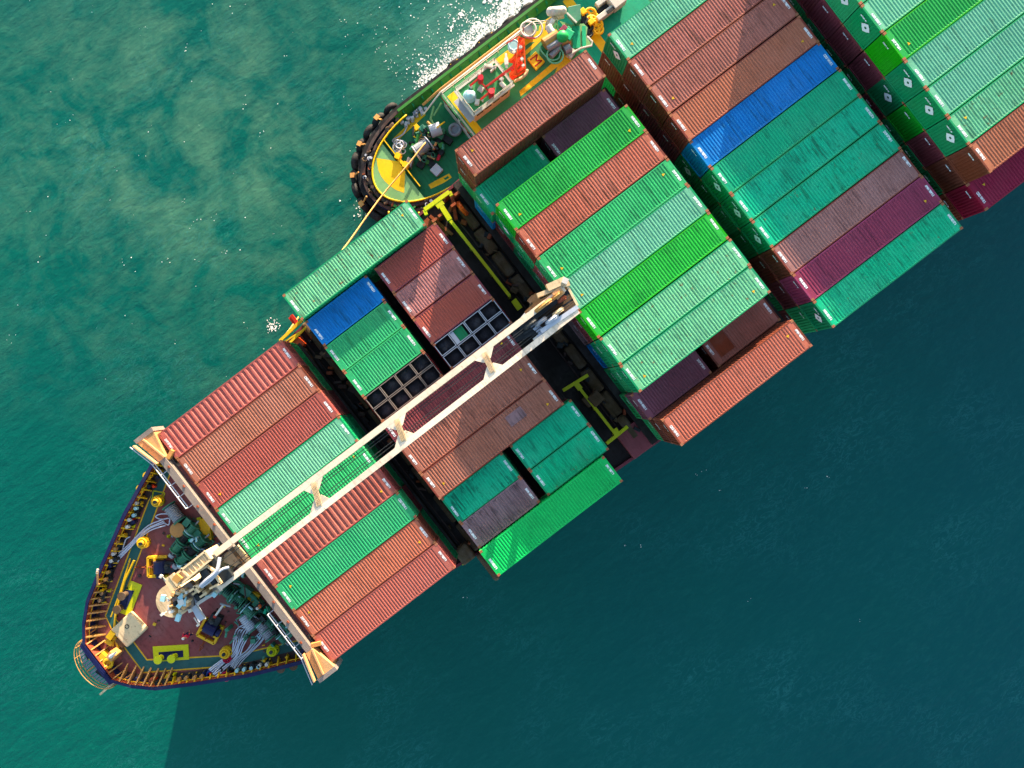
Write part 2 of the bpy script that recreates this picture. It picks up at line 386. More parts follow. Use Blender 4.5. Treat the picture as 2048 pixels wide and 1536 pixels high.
# hatch covers and coamings under each bay
for x0, x1, w_, z in ((-23.2,-10.6,11.2,12.4),(-8.6,4.5,12.3,12.06),(7.9,21.2,13.9,12.46),(22.6,35.3,13.9,12.02),(37.0,49.8,13.9,11.96),(52,64.6,13.9,12.26),(67,79.6,13.9,12.26)):
    MB().box(x0, x1, -w_, w_, DECK, z).build('hatch_cover', M['hatch_dark'], ship)
def lumps(x, y0, y1, z, step, mat, name='hatch_coaming', w_=.55):
    m = MB(); y = y0
    while y > y1:
        l = step*random.uniform(.9, .98); m.cbox((x+random.uniform(-.08,.08), y-l/2, z), w_*random.uniform(.85,1.15), l, random.uniform(.5,.9)); y -= step
    return m.build(name, mat, ship, bevel=.2)
lumps(7.3, 12.2, -12.6, DECK, 2.508, M['tan'], w_=.95)
lumps(-9.5, 12.5, -12.6, DECK, 3.1, M['tan'], w_=.5)
lumps(21.9, 12.5, -12.6, DECK, 2.9, M['rust_brown'])
lumps(36.4, 12.5, -12.6, DECK, 2.9, M['rust_brown'])
for x in (7.3, -9.5):
    for k in range(46):
        y = random.uniform(-12.3, 12); g = MB(); g.cbox((x+random.uniform(-.7,.55), y, DECK), random.uniform(.1,.5), random.uniform(.1,.7), random.uniform(.3,1.2), random.random()); g.build('deck_fitting', M[random.choice(('tan','rust_dark','hatch_dark','rust_brown','dark_metal'))], ship, bevel=.03)
    g = MB(); g.tube([(x+.75, 12, DECK+.5), (x+.75, -12.4, DECK+.5)], .09, 6); g.tube([(x-.8, 12, DECK+.25), (x-.8, -12.4, DECK+.25)], .07, 6); g.build('pipe_run', M['rust_dark'], ship)
# cross beam / guide rails between the second and the middle bay
def onship(mb, name, mat, bevel=0): return mb.build(name, mat, ship, bevel=bevel)
z = 12.7
g = MB(); a, b_, c_, d_ = P(849,420,z), P(899,384,z), P(883,413,z), P(900,440,z)
g.bar(a, b_, .34); g.bar(lerp(a,b_,.5), c_, .7, .3); g.bar(c_, d_, .42, .3); g.bar(a, P(853,430,z), .3); g.bar(b_, P(903,392,z), .3)
e_ = P(1019,592,z); g.bar(d_, e_, .26); g.bar(P(1027,600,z), P(1040,618,z), .5, .3)
for q in (.0,.35,.7,1): p = lerp(d_, e_, q); g.bar(p, (p.x, p.y, DECK), .2)
onship(g, 'lashing_rail', M['lemon'])
g = MB(); g.bar(P(1126,781,z), P(1176,750,z), .28); s0, s1 = P(1151,766,z), P(1232,870,z); g.bar(s0, s1, .24)
g.bar(P(1213,887,z), P(1255,853,z), .28); g.bar(lerp(s0,s1,.02), lerp(s0,s1,.12), .45, .3); g.bar(P(1228,858,z), P(1236,872,z), .5, .32)
for q in (0,.5,1): p = lerp(s0, s1, q); g.bar(p, (p.x, p.y, DECK), .2)
onship(g, 'lashing_rail', M['lemon'])
g = MB(); g.cbox(P(1187,797,DECK), 1.1, 1.0, 1.9, .1); g.cbox(P(1172,803,DECK), .6, .9, 1.5, .1); onship(g, 'vent_box', M['tan'], .08)
g = MB(); g.cbox(P(1268,878,DECK), 2.2, 2.6, .8, 0); onship(g, 'side_platform', M['maroon'], .05)
g = MB()
for px_, py_ in ((893,400),(905,420),(912,398),(880,440),(868,450)):
    p = P(px_, py_, 11.3); g.bar((p.x, p.y, DECK), (p.x+.2, p.y, DECK+1.6), .22, .5)
g.bar(P(860,432,11.8), P(905,470,11.8), .25, .3); g.bar(P(850,440,11.5), P(890,480,11.5), .6, .2); g.cbox(P(880,470,DECK), 1.6, 1.2, .5, .2); g.bar(P(903,385,12), P(912,440,12), .3, .3)
onship(g, 'lashing_frame', M['rust_brown'])
g = MB(); g.torus(P(925,417,12.0), .55, .22, (1,0,.2), 14, 6); onship(g, 'chock', M['orange'])
g = MB(); g.bar(P(560,682,12.2), P(604,640,12.2), .25); g.bar(P(575,690,12.2), P(612,655,12.2), .2); g.bar(P(568,684,12.2), P(606,660,12.2), .12); onship(g, 'lashing_rail', M['yellow'])
g = MB(); g.cbox(P(600,690,DECK), 1.0, .9, .9, .2); onship(g, 'vent_box', M['orange'], .05)
g = MB(); g.cbox(P(588,640,11.3), .4, .6, .6, 0); g.bar(P(583,630,12), P(597,650,12), .25); onship(g, 'chock', M['red'])
g = MB(); g.cbox(P(930,1103,DECK), 1.3, 1.5, 1.3, 0); onship(g, 'vent_box', M['tan'], .15)
g = MB(); g.bar(P(925,1130,11.9), P(948,1108,11.9), .1); onship(g, 'lashing_rail', M['lemon'])
# lashing posts in the narrow gaps
for x in (-9.6, 21.95, 36.3):
    g = MB()
    for k in range(12):
        y = -13.8 + k*2.508
        if x < 0 and abs(y) > 12: continue
        g.box(x-.1, x+.1, y-.1, y+.1, DECK, 15.2 if x > 0 else 13.6)
    g.box(x-.3, x+.3, -12.0, 12.0, 15.2 if x > 0 else 13.6, 15.28 if x > 0 else 13.68)
    if x > 0: onship(g, 'lashing_bridge', M['hatch_dark'])
# ---------------------------------------------------------------- containers
WID = 2.438
def corr(a0, a1, period, amp, hi=.35, sl=.15):
    """corrugation profile along an axis: list of (pos, offset)"""
    out = [(a0, 0)]; n = max(1, int(round((a1-a0)/period))); p = (a1-a0)/n
    for i in range(n):
        s = a0 + i*p; out += [(s+p*sl*.5, 0), (s+p*sl*1.5, -amp), (s+p*(sl*1.5+hi), -amp), (s+p*(sl*2.5+hi), 0)]
    out.append((a1, 0)); return out
def roof_mesh(L, H, period, amp):
    m = MB(); y0, y1 = -WID/2+.07, WID/2-.07; zt = H-.006
    prof = corr(.5, L-.5, period, amp)
    vs = []; pts = [(.11, 0)] + prof + [(L-.11, 0)]
    for x, o in pts:
        e = .10
        vs += [(x, y0, zt), (x, y0+e, zt+o), (x, y1-e, zt+o), (x, y1, zt)]
    fs = []
    for i in range(len(pts)-1):
        for k in range(3): fs.append((i*4+k, (i+1)*4+k, (i+1)*4+k+1, i*4+k+1))
    m.add(vs, fs); return m
def body_mesh(L, H):
    m = MB(); w_ = WID/2
    # frame: posts, bottom and top rails
    for x in (0, L-.12):
        for y in (-w_, w_-.12): m.box(x, x+.12, y, y+.12, .06, H-.06)
        m.box(x, x+.12, -w_+.12, w_-.12, 0.05, .2); m.box(x-.004, x+.124, -w_+.12, w_-.12, H-.15, H-.001)
    for y in (-w_+.0, w_-.08):
        m.box(.12, L-.12, y, y+.08, .05, .2); m.box(.12, L-.12, y, y+.08, H-.10, H-.002)
    # corrugated side sheets
    for sg in (1, -1):
        prof = corr(.12, L-.12, .29, .036); vs = []
        for x, o in prof: vs += [(x, sg*(w_-.025+o), .2), (x, sg*(w_-.025+o), H-.1)]
        fs = [(2*i, 2*i+2, 2*i+3, 2*i+1) for i in range(len(prof)-1)]
        m.add(vs, fs if sg < 0 else [tuple(reversed(f)) for f in fs])
    prof = corr(-w_+.12, w_-.12, .25, .045); vs = []
    for y, o in prof: vs += [(.03-o, y, .2), (.03-o, y, H-.15)]
    m.add(vs, [(2*i+2, 2*i, 2*i+1, 2*i+3) for i in range(len(prof)-1)])
    m.box(.05, L-.05, -w_+.05, w_-.05, .12, .17)
    return m
def door_mesh(L, H, sg):
    m = MB(); w_ = WID/2; y0, y1 = (.01, w_-.13) if sg > 0 else (-w_+.13, -.01)
    m.box(L-.08, L-.03, y0, y1, .2, H-.16)
    for q in (.28, .72):
        y = lerp(y0, y1, q); m.box(L-.028, L+.0, y-.02, y+.02, .16, H-.12)
        for zz in (.5, 1.2, 2.0): m.box(L-.029, L+.006, y-.05, y+.05, zz, zz+.08)
    for zz in (.55, 1.15, 1.75, 2.25): m.box(L-.03, L-.02, y0+.03, y1-.03, zz, zz+.05)
    return m
def cast_mesh():
    m = MB(); m.box(-.012, .22, -.012, .18, -.012, .125); return m
LETTERS = 'ABCDEFHKLMNPRSTUVXYZ'
def text_mesh(s, size, name='marking'):
    cu = bpy.data.curves.new(name, 'FONT'); cu.body = s; cu.size = size; cu.align_x = 'CENTER'; cu.align_y = 'CENTER'; cu.extrude = .004; cu.offset = .01
    o = bpy.data.objects.new(name, cu); COL.objects.link(o)
    bpy.context.view_layer.update(); dg = bpy.context.evaluated_depsgraph_get()
    me = bpy.data.meshes.new_from_object(o.evaluated_get(dg)); me.name = name
    bpy.data.objects.remove(o); me.materials.clear(); me.materials.append(M['white_text']); return me
TXT = [text_mesh(''.join(random.choice(LETTERS) for _ in range(4)) + ' ' + ''.join(random.choice('0123456789') for _ in range(6)) + ' ' + random.choice('0123456789'), .20) for _ in range(8)]
TXS = [text_mesh(''.join(random.choice('0123456789') for _ in range(6)) + ' 45', .15) for _ in range(3)]
def star():
    m = MB(); n = 8; vs = []
    for k in range(n):
        a = 2*PI*k/n; r = .46 if k % 2 == 0 else .36; vs.append((0, r*math.cos(a), r*math.sin(a)))
    for k in range(n):
        a = 2*PI*k/n; vs.append((0, .11*math.cos(a), .11*math.sin(a)))
    m.add(vs, [(k, n+k, n+(k+1)%n, (k+1)%n) for k in range(n)]); return m
MESH = {}
for L in (12.192, 6.058):
    for H in (2.9, 2.59):
        MESH['body', L, H] = body_mesh(L, H).mesh('body'); MESH['door', L, H, 1] = door_mesh(L, H, 1).mesh('door'); MESH['door', L, H, -1] = door_mesh(L, H, -1).mesh('door')
        for per, amp in (('fine', (.232, .046)), ('wide', (.44, .07))): MESH['roof', L, H, per] = roof_mesh(L, H, *amp).mesh('roof_panel')
MESH['cast'] = cast_mesh().mesh('corner_casting', M['casting'])
_s = MB(); _s.add([(-.11,-.1,0),(.11,-.1,0),(0,.12,0),(-.11,-.1,.012),(.11,-.1,.012),(0,.12,.012)], [(2,1,0),(3,4,5),(0,1,4,3),(1,2,5,4),(2,0,3,5)])
MESH['sticker'] = _s.mesh('warning_sticker', M['yellow']); MESH['star'] = star().mesh('emblem', M['white_text'])
def part(name, me, parent, loc, rot=(0,0,0), mat=None):
    o = bpy.data.objects.new(name, me); COL.objects.link(o); o.parent = parent; o.location = loc; o.rotation_euler = rot
    if mat is not None: o.material_slots[0].link = 'OBJECT'; o.material_slots[0].material = mat
    return o
def part_scaled(name, me, parent, loc, sc):
    o = part(name, me, parent, loc); o.scale = sc; return o
COLN = {'mint':'pale mint green','mint_worn':'worn mint green','green':'mid green','vivid_green':'vivid green','bright_green':'bright plain green','dark_green':'dark green','teal':'teal','teal_worn':'stained teal',
 'deep_teal':'deep teal','brown':'dusty brown','orange_brown':'orange brown','rust_red':'rust red','salmon':'salmon red','maroon':'dark maroon','plum':'plum purple','purple':'dark purple','mauve':'scuffed mauve','brick':'brick red',
 'blue':'blue','crimson':'crimson','umber':'umber brown','grey_purple':'streaked grey purple'}
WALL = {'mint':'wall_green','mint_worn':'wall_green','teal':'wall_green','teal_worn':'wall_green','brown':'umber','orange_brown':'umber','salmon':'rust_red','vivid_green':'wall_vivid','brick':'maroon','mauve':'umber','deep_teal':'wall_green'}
ORD = ['outermost port','second','third','fourth','fifth','sixth','seventh','eighth','ninth','tenth','eleventh']
def container(x, y, zb, L, H, col, rib, label, group, star_=False, detail=True, door='aft'):
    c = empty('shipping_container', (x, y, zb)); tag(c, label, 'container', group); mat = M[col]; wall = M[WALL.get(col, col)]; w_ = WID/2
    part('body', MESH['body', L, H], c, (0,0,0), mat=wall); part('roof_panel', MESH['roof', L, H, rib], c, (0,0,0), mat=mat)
    if not detail: return c
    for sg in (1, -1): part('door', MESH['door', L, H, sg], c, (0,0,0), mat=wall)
    for xx, sx in ((0, 1), (L, -1)):
        for yy, sy in ((-w_, 1), (w_, -1)):
            o = part_scaled('corner_casting', MESH['cast'], c, (xx, yy, H-.118), (sx, sy, 1))
    for xx in (.27, L-.27):
        part('number_marking', random.choice(TXT), c, (xx, random.choice((.1, .0, .25, -.2)), H+.001), (0,0,-PI/2)).scale = (.72, 1.25, 1)
    if L > 7 and random.random() < .7:
        for xx in (1.0, L-1.0):
            if random.random() < .5: part('warning_sticker', MESH['sticker'], c, (xx, random.choice((.45,-.45)), H+.001), (0,0,random.random()*6))
    part('wall_marking', random.choice(TXS), c, (-.022, .45, H-.55), (PI/2, 0, -PI/2))
    if star_: part('emblem', MESH['star'], c, (-.024, -.15, H-1.05))
    return c
# (bay name, x start, row count, base z, list of rows from port to starboard)
def row_y(i, n): return ((n-1)/2 - i)*2.508
def enumerate3(seq): return [(i, a, b) for i, (a, b) in enumerate(seq)]
def stack(bay, x, i, n, zb, cols, H, L=12.192, rib='fine', stars='', half='', detail_from=0):
    """cols listed from the top tier down"""
    top = None; nt_ = len(cols); y = row_y(i, n) + random.uniform(-.018, .018); xx = x + random.uniform(-.03, .03)
    for k, col in enumerate(cols):
        zz = zb + (nt_-1-k)*H
        tier = 'top' if k == 0 else ('bottom' if k == nt_-1 else ['top','second','third'][k])
        row = ORD[i] + ' row' + ('' if i == 0 else ' from port')
        lab = f"{COLN[col]} {'half-length ' + half if half else 'long'} container, {row}, {tier} tier, {bay}"
        cc = container(xx + (0 if k == 0 else random.uniform(-.02, .02)), y + (0 if k == 0 else random.uniform(-.02,.02)), zz, L, H, col, rib if k == 0 else 'fine', lab, f'containers stacked in the {bay}', star_=(str(k) in stars))
        if k == 0: top = cc
    return top
def patch(c, x, y, sx, sy, H, mat):
    m = MB(); m.box(x-sx/2, x+sx/2, y-sy/2, y+sy/2, H-.004, H+.012); o = part('roof_patch', m.mesh('roof_patch', mat), c, (0,0,0))
# bay 1
B1 = 'bow bay'
for i, (cols, rib) in enumerate(((('salmon','teal'),'wide'),(('brown','green'),'fine'),(('rust_red','maroon'),'fine'),(('mint','teal'),'fine'),(('green','dark_green'),'fine'),(('salmon','teal'),'wide'),(('green','maroon'),'fine'),(('orange_brown','deep_teal'),'fine'),(('salmon','teal'),'fine'))):
    stack(B1, -23.0, i, 9, 12.42, cols, 2.59, rib=rib)
# bay 2
B2 = 'second bay'
stack(B2, -8.5, 0, 11, 12.38, ('mint_worn','green'), 2.9)

for i, f_, a_ in ((1,('blue','maroon'),('brick','teal')),(2,('green','maroon'),('mauve','brown')),(3,('green','teal'),('brick','maroon')),(8,('teal','green'),('teal','maroon')),(9,('grey_purple','maroon'),('teal_worn','brown'))):
    stack(B2, -8.5, i, 11, 12.08, f_, 2.59, L=6.058, half='fore')
    stack(B2, -1.63, i, 11, 12.08, a_, 2.59, L=6.058, half='aft')
for i, cols in ((5,('maroon','green')),(6,('brown','teal')),(7,('brown','maroon')),(10,('bright_green','maroon'))):
    tc = stack(B2, -8.5, i, 11, 12.38, cols, 2.9)
    if i == 7: patch(tc, 8.64, .3, 1.5, .9, 2.9, M['grey_purple'])
# open-topped frame containers in the fifth row
def crate(x, half):
    y = row_y(4, 11); stack_base = 12.08
    container(x, y, stack_base, 6.058, 2.59, 'maroon', 'fine', f"dark maroon half-length {half} container, fifth row from port, bottom tier, second bay", 'containers stacked in the second bay')
    zb = stack_base + 2.59; L = 6.058; H = 2.59; w_ = WID/2
    c = empty('open_top_container', (x, y, zb)); tag(c, f"open-topped frame container with eight dark cells, {half} one of two in second bay", 'container', 'open-topped frame containers in the second bay')
    def pt(mb, name, mat, **k):
        mb.v = [(a+x, b+y, d+zb) for a, b, d in mb.v]; return mb.build(name, mat, c, **k)
    m = MB()
    for sx in (0, L-.12):
        for sy in (-w_, w_-.12): m.box(sx, sx+.12, sy, sy+.12, .02, H)
    for k in range(4):
        x0 = .03 + k*(L-.06)/4; x1 = x0 + (L-.06)/4
        for y0, y1 in ((-w_+.03, -.04), (.04, w_-.03)):
            e = .055
            m.box(x0+.03, x1-.03, y0, y0+e, H-.14, H-.01); m.box(x0+.03, x1-.03, y1-e, y1, H-.14, H-.01)
            m.box(x0+.03, x0+.03+e, y0+e, y1-e, H-.14, H-.01); m.box(x1-.03-e, x1-.03, y0+e, y1-e, H-.14, H-.01)
    pt(m, 'cell_frame', M['pale_grey'] if half == 'aft' else M['grey_beam'])
    m = MB(); m.box(.1, L-.1, -w_+.05, w_-.05, .05, H-.75); m.box(.05, L-.05, -.02, .02, H-.75, H-.16)
    for k in range(5): m.box(.05+k*(L-.16)/4, .09+k*(L-.16)/4, -w_+.06, w_-.06, H-.75, H-.16)
    pt(m, 'side_panel', M['dark_metal'])
    for k in range(4):
        for q in (-1, 1):
            if half == 'aft' and k == 1 and q == 1: continue
            m = MB(); cx = .8 + k*1.47; cy = q*.6
            for j in range(3): m.ball((cx+random.uniform(-.3,.3), cy+random.uniform(-.2,.2), H-.75), random.uniform(.2,.4), 8, 5, .5)
            m.cbox((cx, cy, H-.76), 1.2, .95, .12, random.uniform(-.05,.05)); pt(m, 'tarpaulin', M['tarp'], smooth=True)
    if half == 'aft':
        pt(MB().box(1.95, 2.75, .1, 1.1, H-.5, H-.2), 'cell_lid', M['dark_green']); pt(MB().box(1.6, 1.92, .1, 1.1, H-.45, H-.15), 'cell_lid', M['pale_grey'])
    pt(MB().box(-.01, .0, -w_+.1, w_-.1, H-.3, H-.05), 'end_stripe', M['red']); pt(MB().box(L, L+.01, -w_+.1, w_-.1, H-.3, H-.05), 'end_stripe', M['red'])
    for xx, sx in ((0, 1), (L, -1)):
        for yy, sy in ((-w_, 1), (w_, -1)): part_scaled('corner_casting', MESH['cast'], c, (xx, yy, H-.118), (sx, sy, 1))
crate(-8.5, 'fore'); crate(-1.63, 'aft')
# bay 3
B3 = 'middle bay'; z3 = 12.5
for i, cols, st_ in ((0,('brown','umber','green'),''),(2,('vivid_green','teal','maroon'),'1'),(3,('orange_brown','green','teal'),''),(4,('green','rust_red','teal'),''),(5,('mint','green','maroon'),''),
                 (6,('vivid_green','maroon','grey_purple'),''),(7,('mint_worn','teal','blue'),''),(8,('mint_worn','green','teal'),''),(10,('orange_brown','umber','green'),'')):
    stack(B3, 8.5, i, 11, z3, cols, 2.9, stars=st_)
for i, f_, a_ in ((1,('deep_teal','blue'),('purple','green')),(9,('purple','green'),('brown','teal'))):
    stack(B3, 8.2, i, 11, z3, f_, 2.9, L=6.058, half='fore'); tc = stack(B3, 14.95, i, 11, z3, a_, 2.9, L=6.058, half='aft')
    if i == 9: patch(tc, 1.3, .1, 1.3, 1.7, 2.9, M['rust_brown'])
# bay 4
B4 = 'fourth bay'; z4 = 12.05
for i, cols, st_ in enumerate3(((('mint','umber','green'),'0'),(('brown','umber','brown'),''),(('brown','maroon','umber'),''),(('orange_brown','maroon','umber'),''),(('blue','deep_teal','teal'),'1'),(('deep_teal','dark_green','maroon'),'0'),
      (('teal','green','blue'),'0'),(('teal_worn','dark_green','deep_teal'),'0'),(('mauve','umber','deep_teal'),''),(('plum','maroon','green'),''),(('teal_worn','green','maroon'),'0'))):
    stack(B4, 22.85, i, 11, z4 - (.12 if i == 4 else 0), cols, 2.9, stars=st_)
# bay 5
B5 = 'aftmost visible bay'
for i, cols, st_ in enumerate3(((('brown','maroon','green','teal'),''),(('green','maroon','teal','green'),'0'),(('brick','maroon','green','teal'),''),(('green','maroon','deep_teal','green'),'0'),(('mint','maroon','dark_green','teal'),'0'),
      (('vivid_green','maroon','dark_green','green'),''),(('mint','dark_green','maroon','green'),'01'),(('mint','vivid_green','deep_teal','teal'),'0'),(('mint_worn','maroon','deep_teal','umber'),'0'),(('orange_brown','umber','dark_green','maroon'),''))):
    stack(B5, 37.25, i, 11, 12.0, cols, 2.9, stars=st_)
stack(B5, 37.3, 10, 11, 12.0, ('crimson','umber','maroon'), 2.9)
# unseen bays farther aft, added to keep the sun off the lee side
for bn, bx in (('sixth bay', 52.3), ('seventh bay', 67.3), ('eighth bay', 82.3)):
    cl = list(COLN)
    for i in range(11):
        for k in ((0, 1, 2) if i in (0, 10) else (2,)):
            col = cl[(i*5+k*3+int(bx)) % 20]
            container(bx, row_y(i, 11), z4 + 2.9*k, 12.192, 2.9, col, 'fine', f"{COLN[col]} unseen long container, {ORD[i]} row from port, level {'one two three'.split()[k]}, {bn}", f'containers stacked in the {bn}', detail=False)
# ---------------------------------------------------------------- foredeck paint and fittings
def paintstrip(pts, w_, z, mat, name):
    m = MB(); L = []; R = []
    for i, p in enumerate(pts):
        d = (pts[min(i+1, len(pts)-1)] - pts[max(i-1, 0)]).normalized(); nrm = Vector((-d.y, d.x, 0))
        k = 1.0
        if 0 < i < len(pts)-1:
            d1 = (pts[i]-pts[i-1]).normalized(); k = 1/max(.5, d1.dot(d))
        L.append(p + nrm*w_/2*k); R.append(p - nrm*w_/2*k)
    vs = [(q.x, q.y, z) for q in L+R]; n = len(pts)
    m.add(vs, [(n+i, n+i+1, i+1, i) for i in range(n-1)]); return m.build(name, mat, ship)
wp = [F1(530,262), F1(222,1082), F1(262,1150), F1(412,1350), F1(850,1322), F1(1010,1296), F1(1270,1235)]
paintstrip(wp, 1.0, FC+.004, M['yellow'], 'walkway_edge'); paintstrip(wp, .78, FC+.008, M['walk_green'], 'walkway')
def padq(q, mat, name='equipment_pad', z0=FC, h=.06):
    return MB().prism([(F1(x, y).x, F1(x, y).y) for x, y in q], z0, z0+h).build(name, mat, ship)
padq([(335,880),(397,905),(330,1078),(262,1050)], M['lemon'], h=.07); padq([(310,930),(355,935),(310,1040),(282,1035)], M['navy'], h=.10)
padq([(455,1242),(650,1230),(655,1312),(462,1326)], M['lemon'], h=.07); padq([(488,1272),(622,1262),(624,1298),(492,1306)], M['navy'], h=.10)
padq([(715,540),(770,535),(790,650),(725,665)], M['yellow'], h=.5); padq([(968,912),(1050,955),(1030,1005),(960,960)], M['yellow'], h=.5)
padq([(700,535),(722,530),(735,590),(712,590)], M['lemon'], h=.25)
# outlined squares
def outline(q, w_, mat, h=.05, z0=FC, name='pad_outline'):
    m = MB(); pts = [F1(x, y, z0+h/2) for x, y in q]
    for i in range(len(pts)): m.bar(pts[i], pts[(i+1) % len(pts)], w_, h)
    return m.build(name, mat, ship)
outline([(745,1088),(832,1130),(787,1225),(697,1178)], .1, M['lemon']); outline([(435,765),(508,762),(515,852),(455,858)], .16, M['yellow'], .12)
outline([(458,388),(520,400),(500,455),(450,440)], .1, M['lemon'])
for q in ((320,715,345,800),): pass
# yellow chain-stop rails along the port walkway
g = MB(); g.tube([F1(352,770,13.3), F1(300,880,13.3), F1(250,1060,13.3), F1(235,1240,13.3)], .1, 6); g.tube([F1(330,760,13.3), F1(270,960,13.3), F1(225,1080,13.3)], .07, 6); g.tube([F1(245,1180,13.3), F1(265,1250,13.3)], .14, 6)
g.cbox(F1(243,1168), .7, .5, .7, .3); g.cbox(F1(228,1210), .4, .6, .5, .3); g.build('chain_guide', M['yellow'], ship)
g = MB(); g.cbox(F1(215,1330), 1.1, .7, .8, .5); g.cbox(F1(195,1290), .9, .5, .9, .2); g.torus(F1(208,1335,13.9), .35, .12, n=12, m=6); g.cbox(F1(160,1300), .5, 1.2, .5, .6); g.build('stem_fairlead', M['yellow'], ship)
# bulwark stays
def stays():
    us = []; 
    for k in range(58):
        x = -39.2 + .58*k*(.72 + .012*k)
        if x < -24.5: us.append(x)
    for sgn in (1, -1):
        for j, x in enumerate(us):
            b = hb(x) - .32; 
            d = Vector((hb(x+.2)-hb(x-.2), 0, 0)).x/.4
            nrm = Vector((d*1.0, -sgn, 0)).normalized() if True else None
            if x > -36: 
                ln = .5
            else: ln = 1.15
            p = Vector((x, sgn*b, 0)); q = p + Vector((.75, -sgn*.66, 0))*ln if x <= -36 else p + Vector((.25, -sgn*.97, 0))*ln
            m = MB(); t = (q-p).normalized(); s_ = Vector((-t.y, t.x, 0))*.06
            vs = [(p-s_), (p+s_), (q+s_), (q-s_), (p-s_), (p+s_)]
            zz = [FC, FC, FC+.02, FC+.02, FC+1.15, FC+1.15]
            m.add([(v.x, v.y, z_) for v, z_ in zip(vs, zz)], [(0,3,2,1), (0,4,3), (1,2,5), (3,4,5,2), (0,1,5,4)])
            m.build('bulwark_stay', M['yellow'] if x > -36 else M['tan_stay'], ship)
mk('tan_stay', (176, 128, 70), rough=.55, dirt=.4, rust=.2, streak=0, scale=2)
stays()
m = MB()
for sgn in (1, -1):
    pts = [Vector((x, sgn*(hb(x)-.38), FC+.62)) for x in XS if hb(x) > 1]; m.tube(pts, .06, 5)
m.build('bulwark_rail', M['yellow'], ship)
# inner yellow-brown face of the bulwark
m = MB()
for sgn in (1, -1):
    pts = [(x, sgn*(hb(x)-.335)) for x in XS if hb(x) > 1]; n = len(pts)
    m.add([(x, y, FC+.01) for x, y in pts] + [(x, y, FC+1.2) for x, y in pts], [(i, i+1, n+i+1, n+i) if sgn > 0 else (n+i, n+i+1, i+1, i) for i in range(n-1)])
m.build('bulwark_lining', M['rust_brown'], ship)
m = MB()
for sgn in (1, -1):
    pts = [(x, sgn*(hb(x)-.33)) for x in XS if hb(x) > 2.5]; n = len(pts)
    m.add([(x, y, FC+.01) for x, y in pts] + [(x+.1, y-sgn*.62, FC+.01) for x, y in pts], [(i, i+1, n+i+1, n+i) if sgn < 0 else (n+i, n+i+1, i+1, i) for i in range(n-1)])
m.build('waterway', M['rust_dark'], ship)
for k in range(44):
    sgn = random.choice((1, -1)); x = random.uniform(-37.5, -25); y = sgn*(hb(x)-random.uniform(.55, .95)); m = MB()
    if k % 3: m.cbox((x, y, FC), random.uniform(.15,.5), random.uniform(.12,.3), random.uniform(.3,.9), random.random()*3)
    else: m.cyl((x, y, FC), random.uniform(.1,.2), random.uniform(.4,.9), 10)
    m.build('rail_fitting', M[random.choice(('dark_metal','dark_metal','tan_stay','rust_brown','yellow','steel_grey','navy','orange'))], ship)
MB().box(-39.5, -39.46, -2.2, 2.2, FC+.01, FC+1.2).build('bulwark_lining', M['rust_brown'], ship)
for k in range(9):
    y = -2.4 + .6*k; m = MB(); m.add([(-39.45,y-.05,FC),(-39.45,y+.05,FC),(-38.7,y+.05,FC),(-38.7,y-.05,FC),(-39.45,y-.05,FC+1.15),(-39.45,y+.05,FC+1.15)], [(0,1,2,3),(0,3,4),(1,5,2),(3,2,5,4),(0,4,5,1)]); m.build('bulwark_stay', M['tan_stay'], ship)
for c_, rx, ry, n_ in ((F1(700,680), 2.0, 2.0, 26), (F1(960,1010), 2.2, 2.6, 30), (F1(1080,1130), 1.6, 2.0, 18)):
    for k in range(n_):
        x, y = c_.x+random.uniform(-rx,rx), c_.y+random.uniform(-ry,ry); m = MB(); h = random.uniform(.3, 1.5)
        if k % 2: m.cbox((x,y,FC), random.uniform(.1,.4), random.uniform(.1,.4), h, random.random()*3)
        else: m.tube([(x,y,FC+h), (x+random.uniform(-.9,.9), y+random.uniform(-.9,.9), FC+h)], random.uniform(.04,.1), 6)
        m.build('deck_gear', M[random.choice(('winch_green','winch_green','dark_metal','aqua','steel_grey','deep_teal','rust_dark'))], ship)
for k in range(40):
    p = F1(random.uniform(240, 1150), random.uniform(420, 1290)); m = MB(); m.cbox((p.x,p.y,FC), random.uniform(.06,.25), random.uniform(.06,.25), random.uniform(.04,.2), random.random()*3)
    if abs(p.y) < hb(p.x)-1: m.build('deck_fitting', M[random.choice(('pale_grey','dark_metal','rust_dark','yellow'))], ship)
# anchor platform at the stem
g = MB(); arc = [Vector((-39.9 - 1.5*math.cos(a), 2.35*math.sin(a), 13.2)) for a in [(-PI/2 + PI*k/14) for k in range(15)]]
for dz in (0, .4, .8): g.tube([p + Vector((0,0,dz)) for p in arc], .035, 5)
for p in arc[::2]: g.tube([p, p+Vector((0,0,.8))], .03, 5)
g.tube([Vector((-39.9,-2.3,13.25)), Vector((-39.9,2.3,13.25))], .06, 5); g.tube([Vector((-39.9,0,13.2)), Vector((-41.4,0,13.2))], .06, 5)
for q in (-.25,.25): g.tube([Vector((-40.15+q,-2.2,13.3)), Vector((-40.15+q,2.0,13.3))], .05, 5)
g.build('platform_rail', M['tan_stay'], ship)
mm = MB()
for k in range(17):
    y = -2.24 + k*.28; xx = 1.5*math.sqrt(max(0, 1-(y/2.35)**2)); mm.box(-39.9-xx, -39.92, y-.1, y+.1, 13.05, 13.11)
mm.build('platform_grating', M['steel_grey'], ship)
g = MB(); g.cbox(Vector((-40.4,-.8,13.1)), .5, .9, .3, .3); g.cbox(Vector((-40.5,1.0,13.1)), .3, .6, .2, -.2); g.build('anchor_gear', M['dark_metal'], ship)
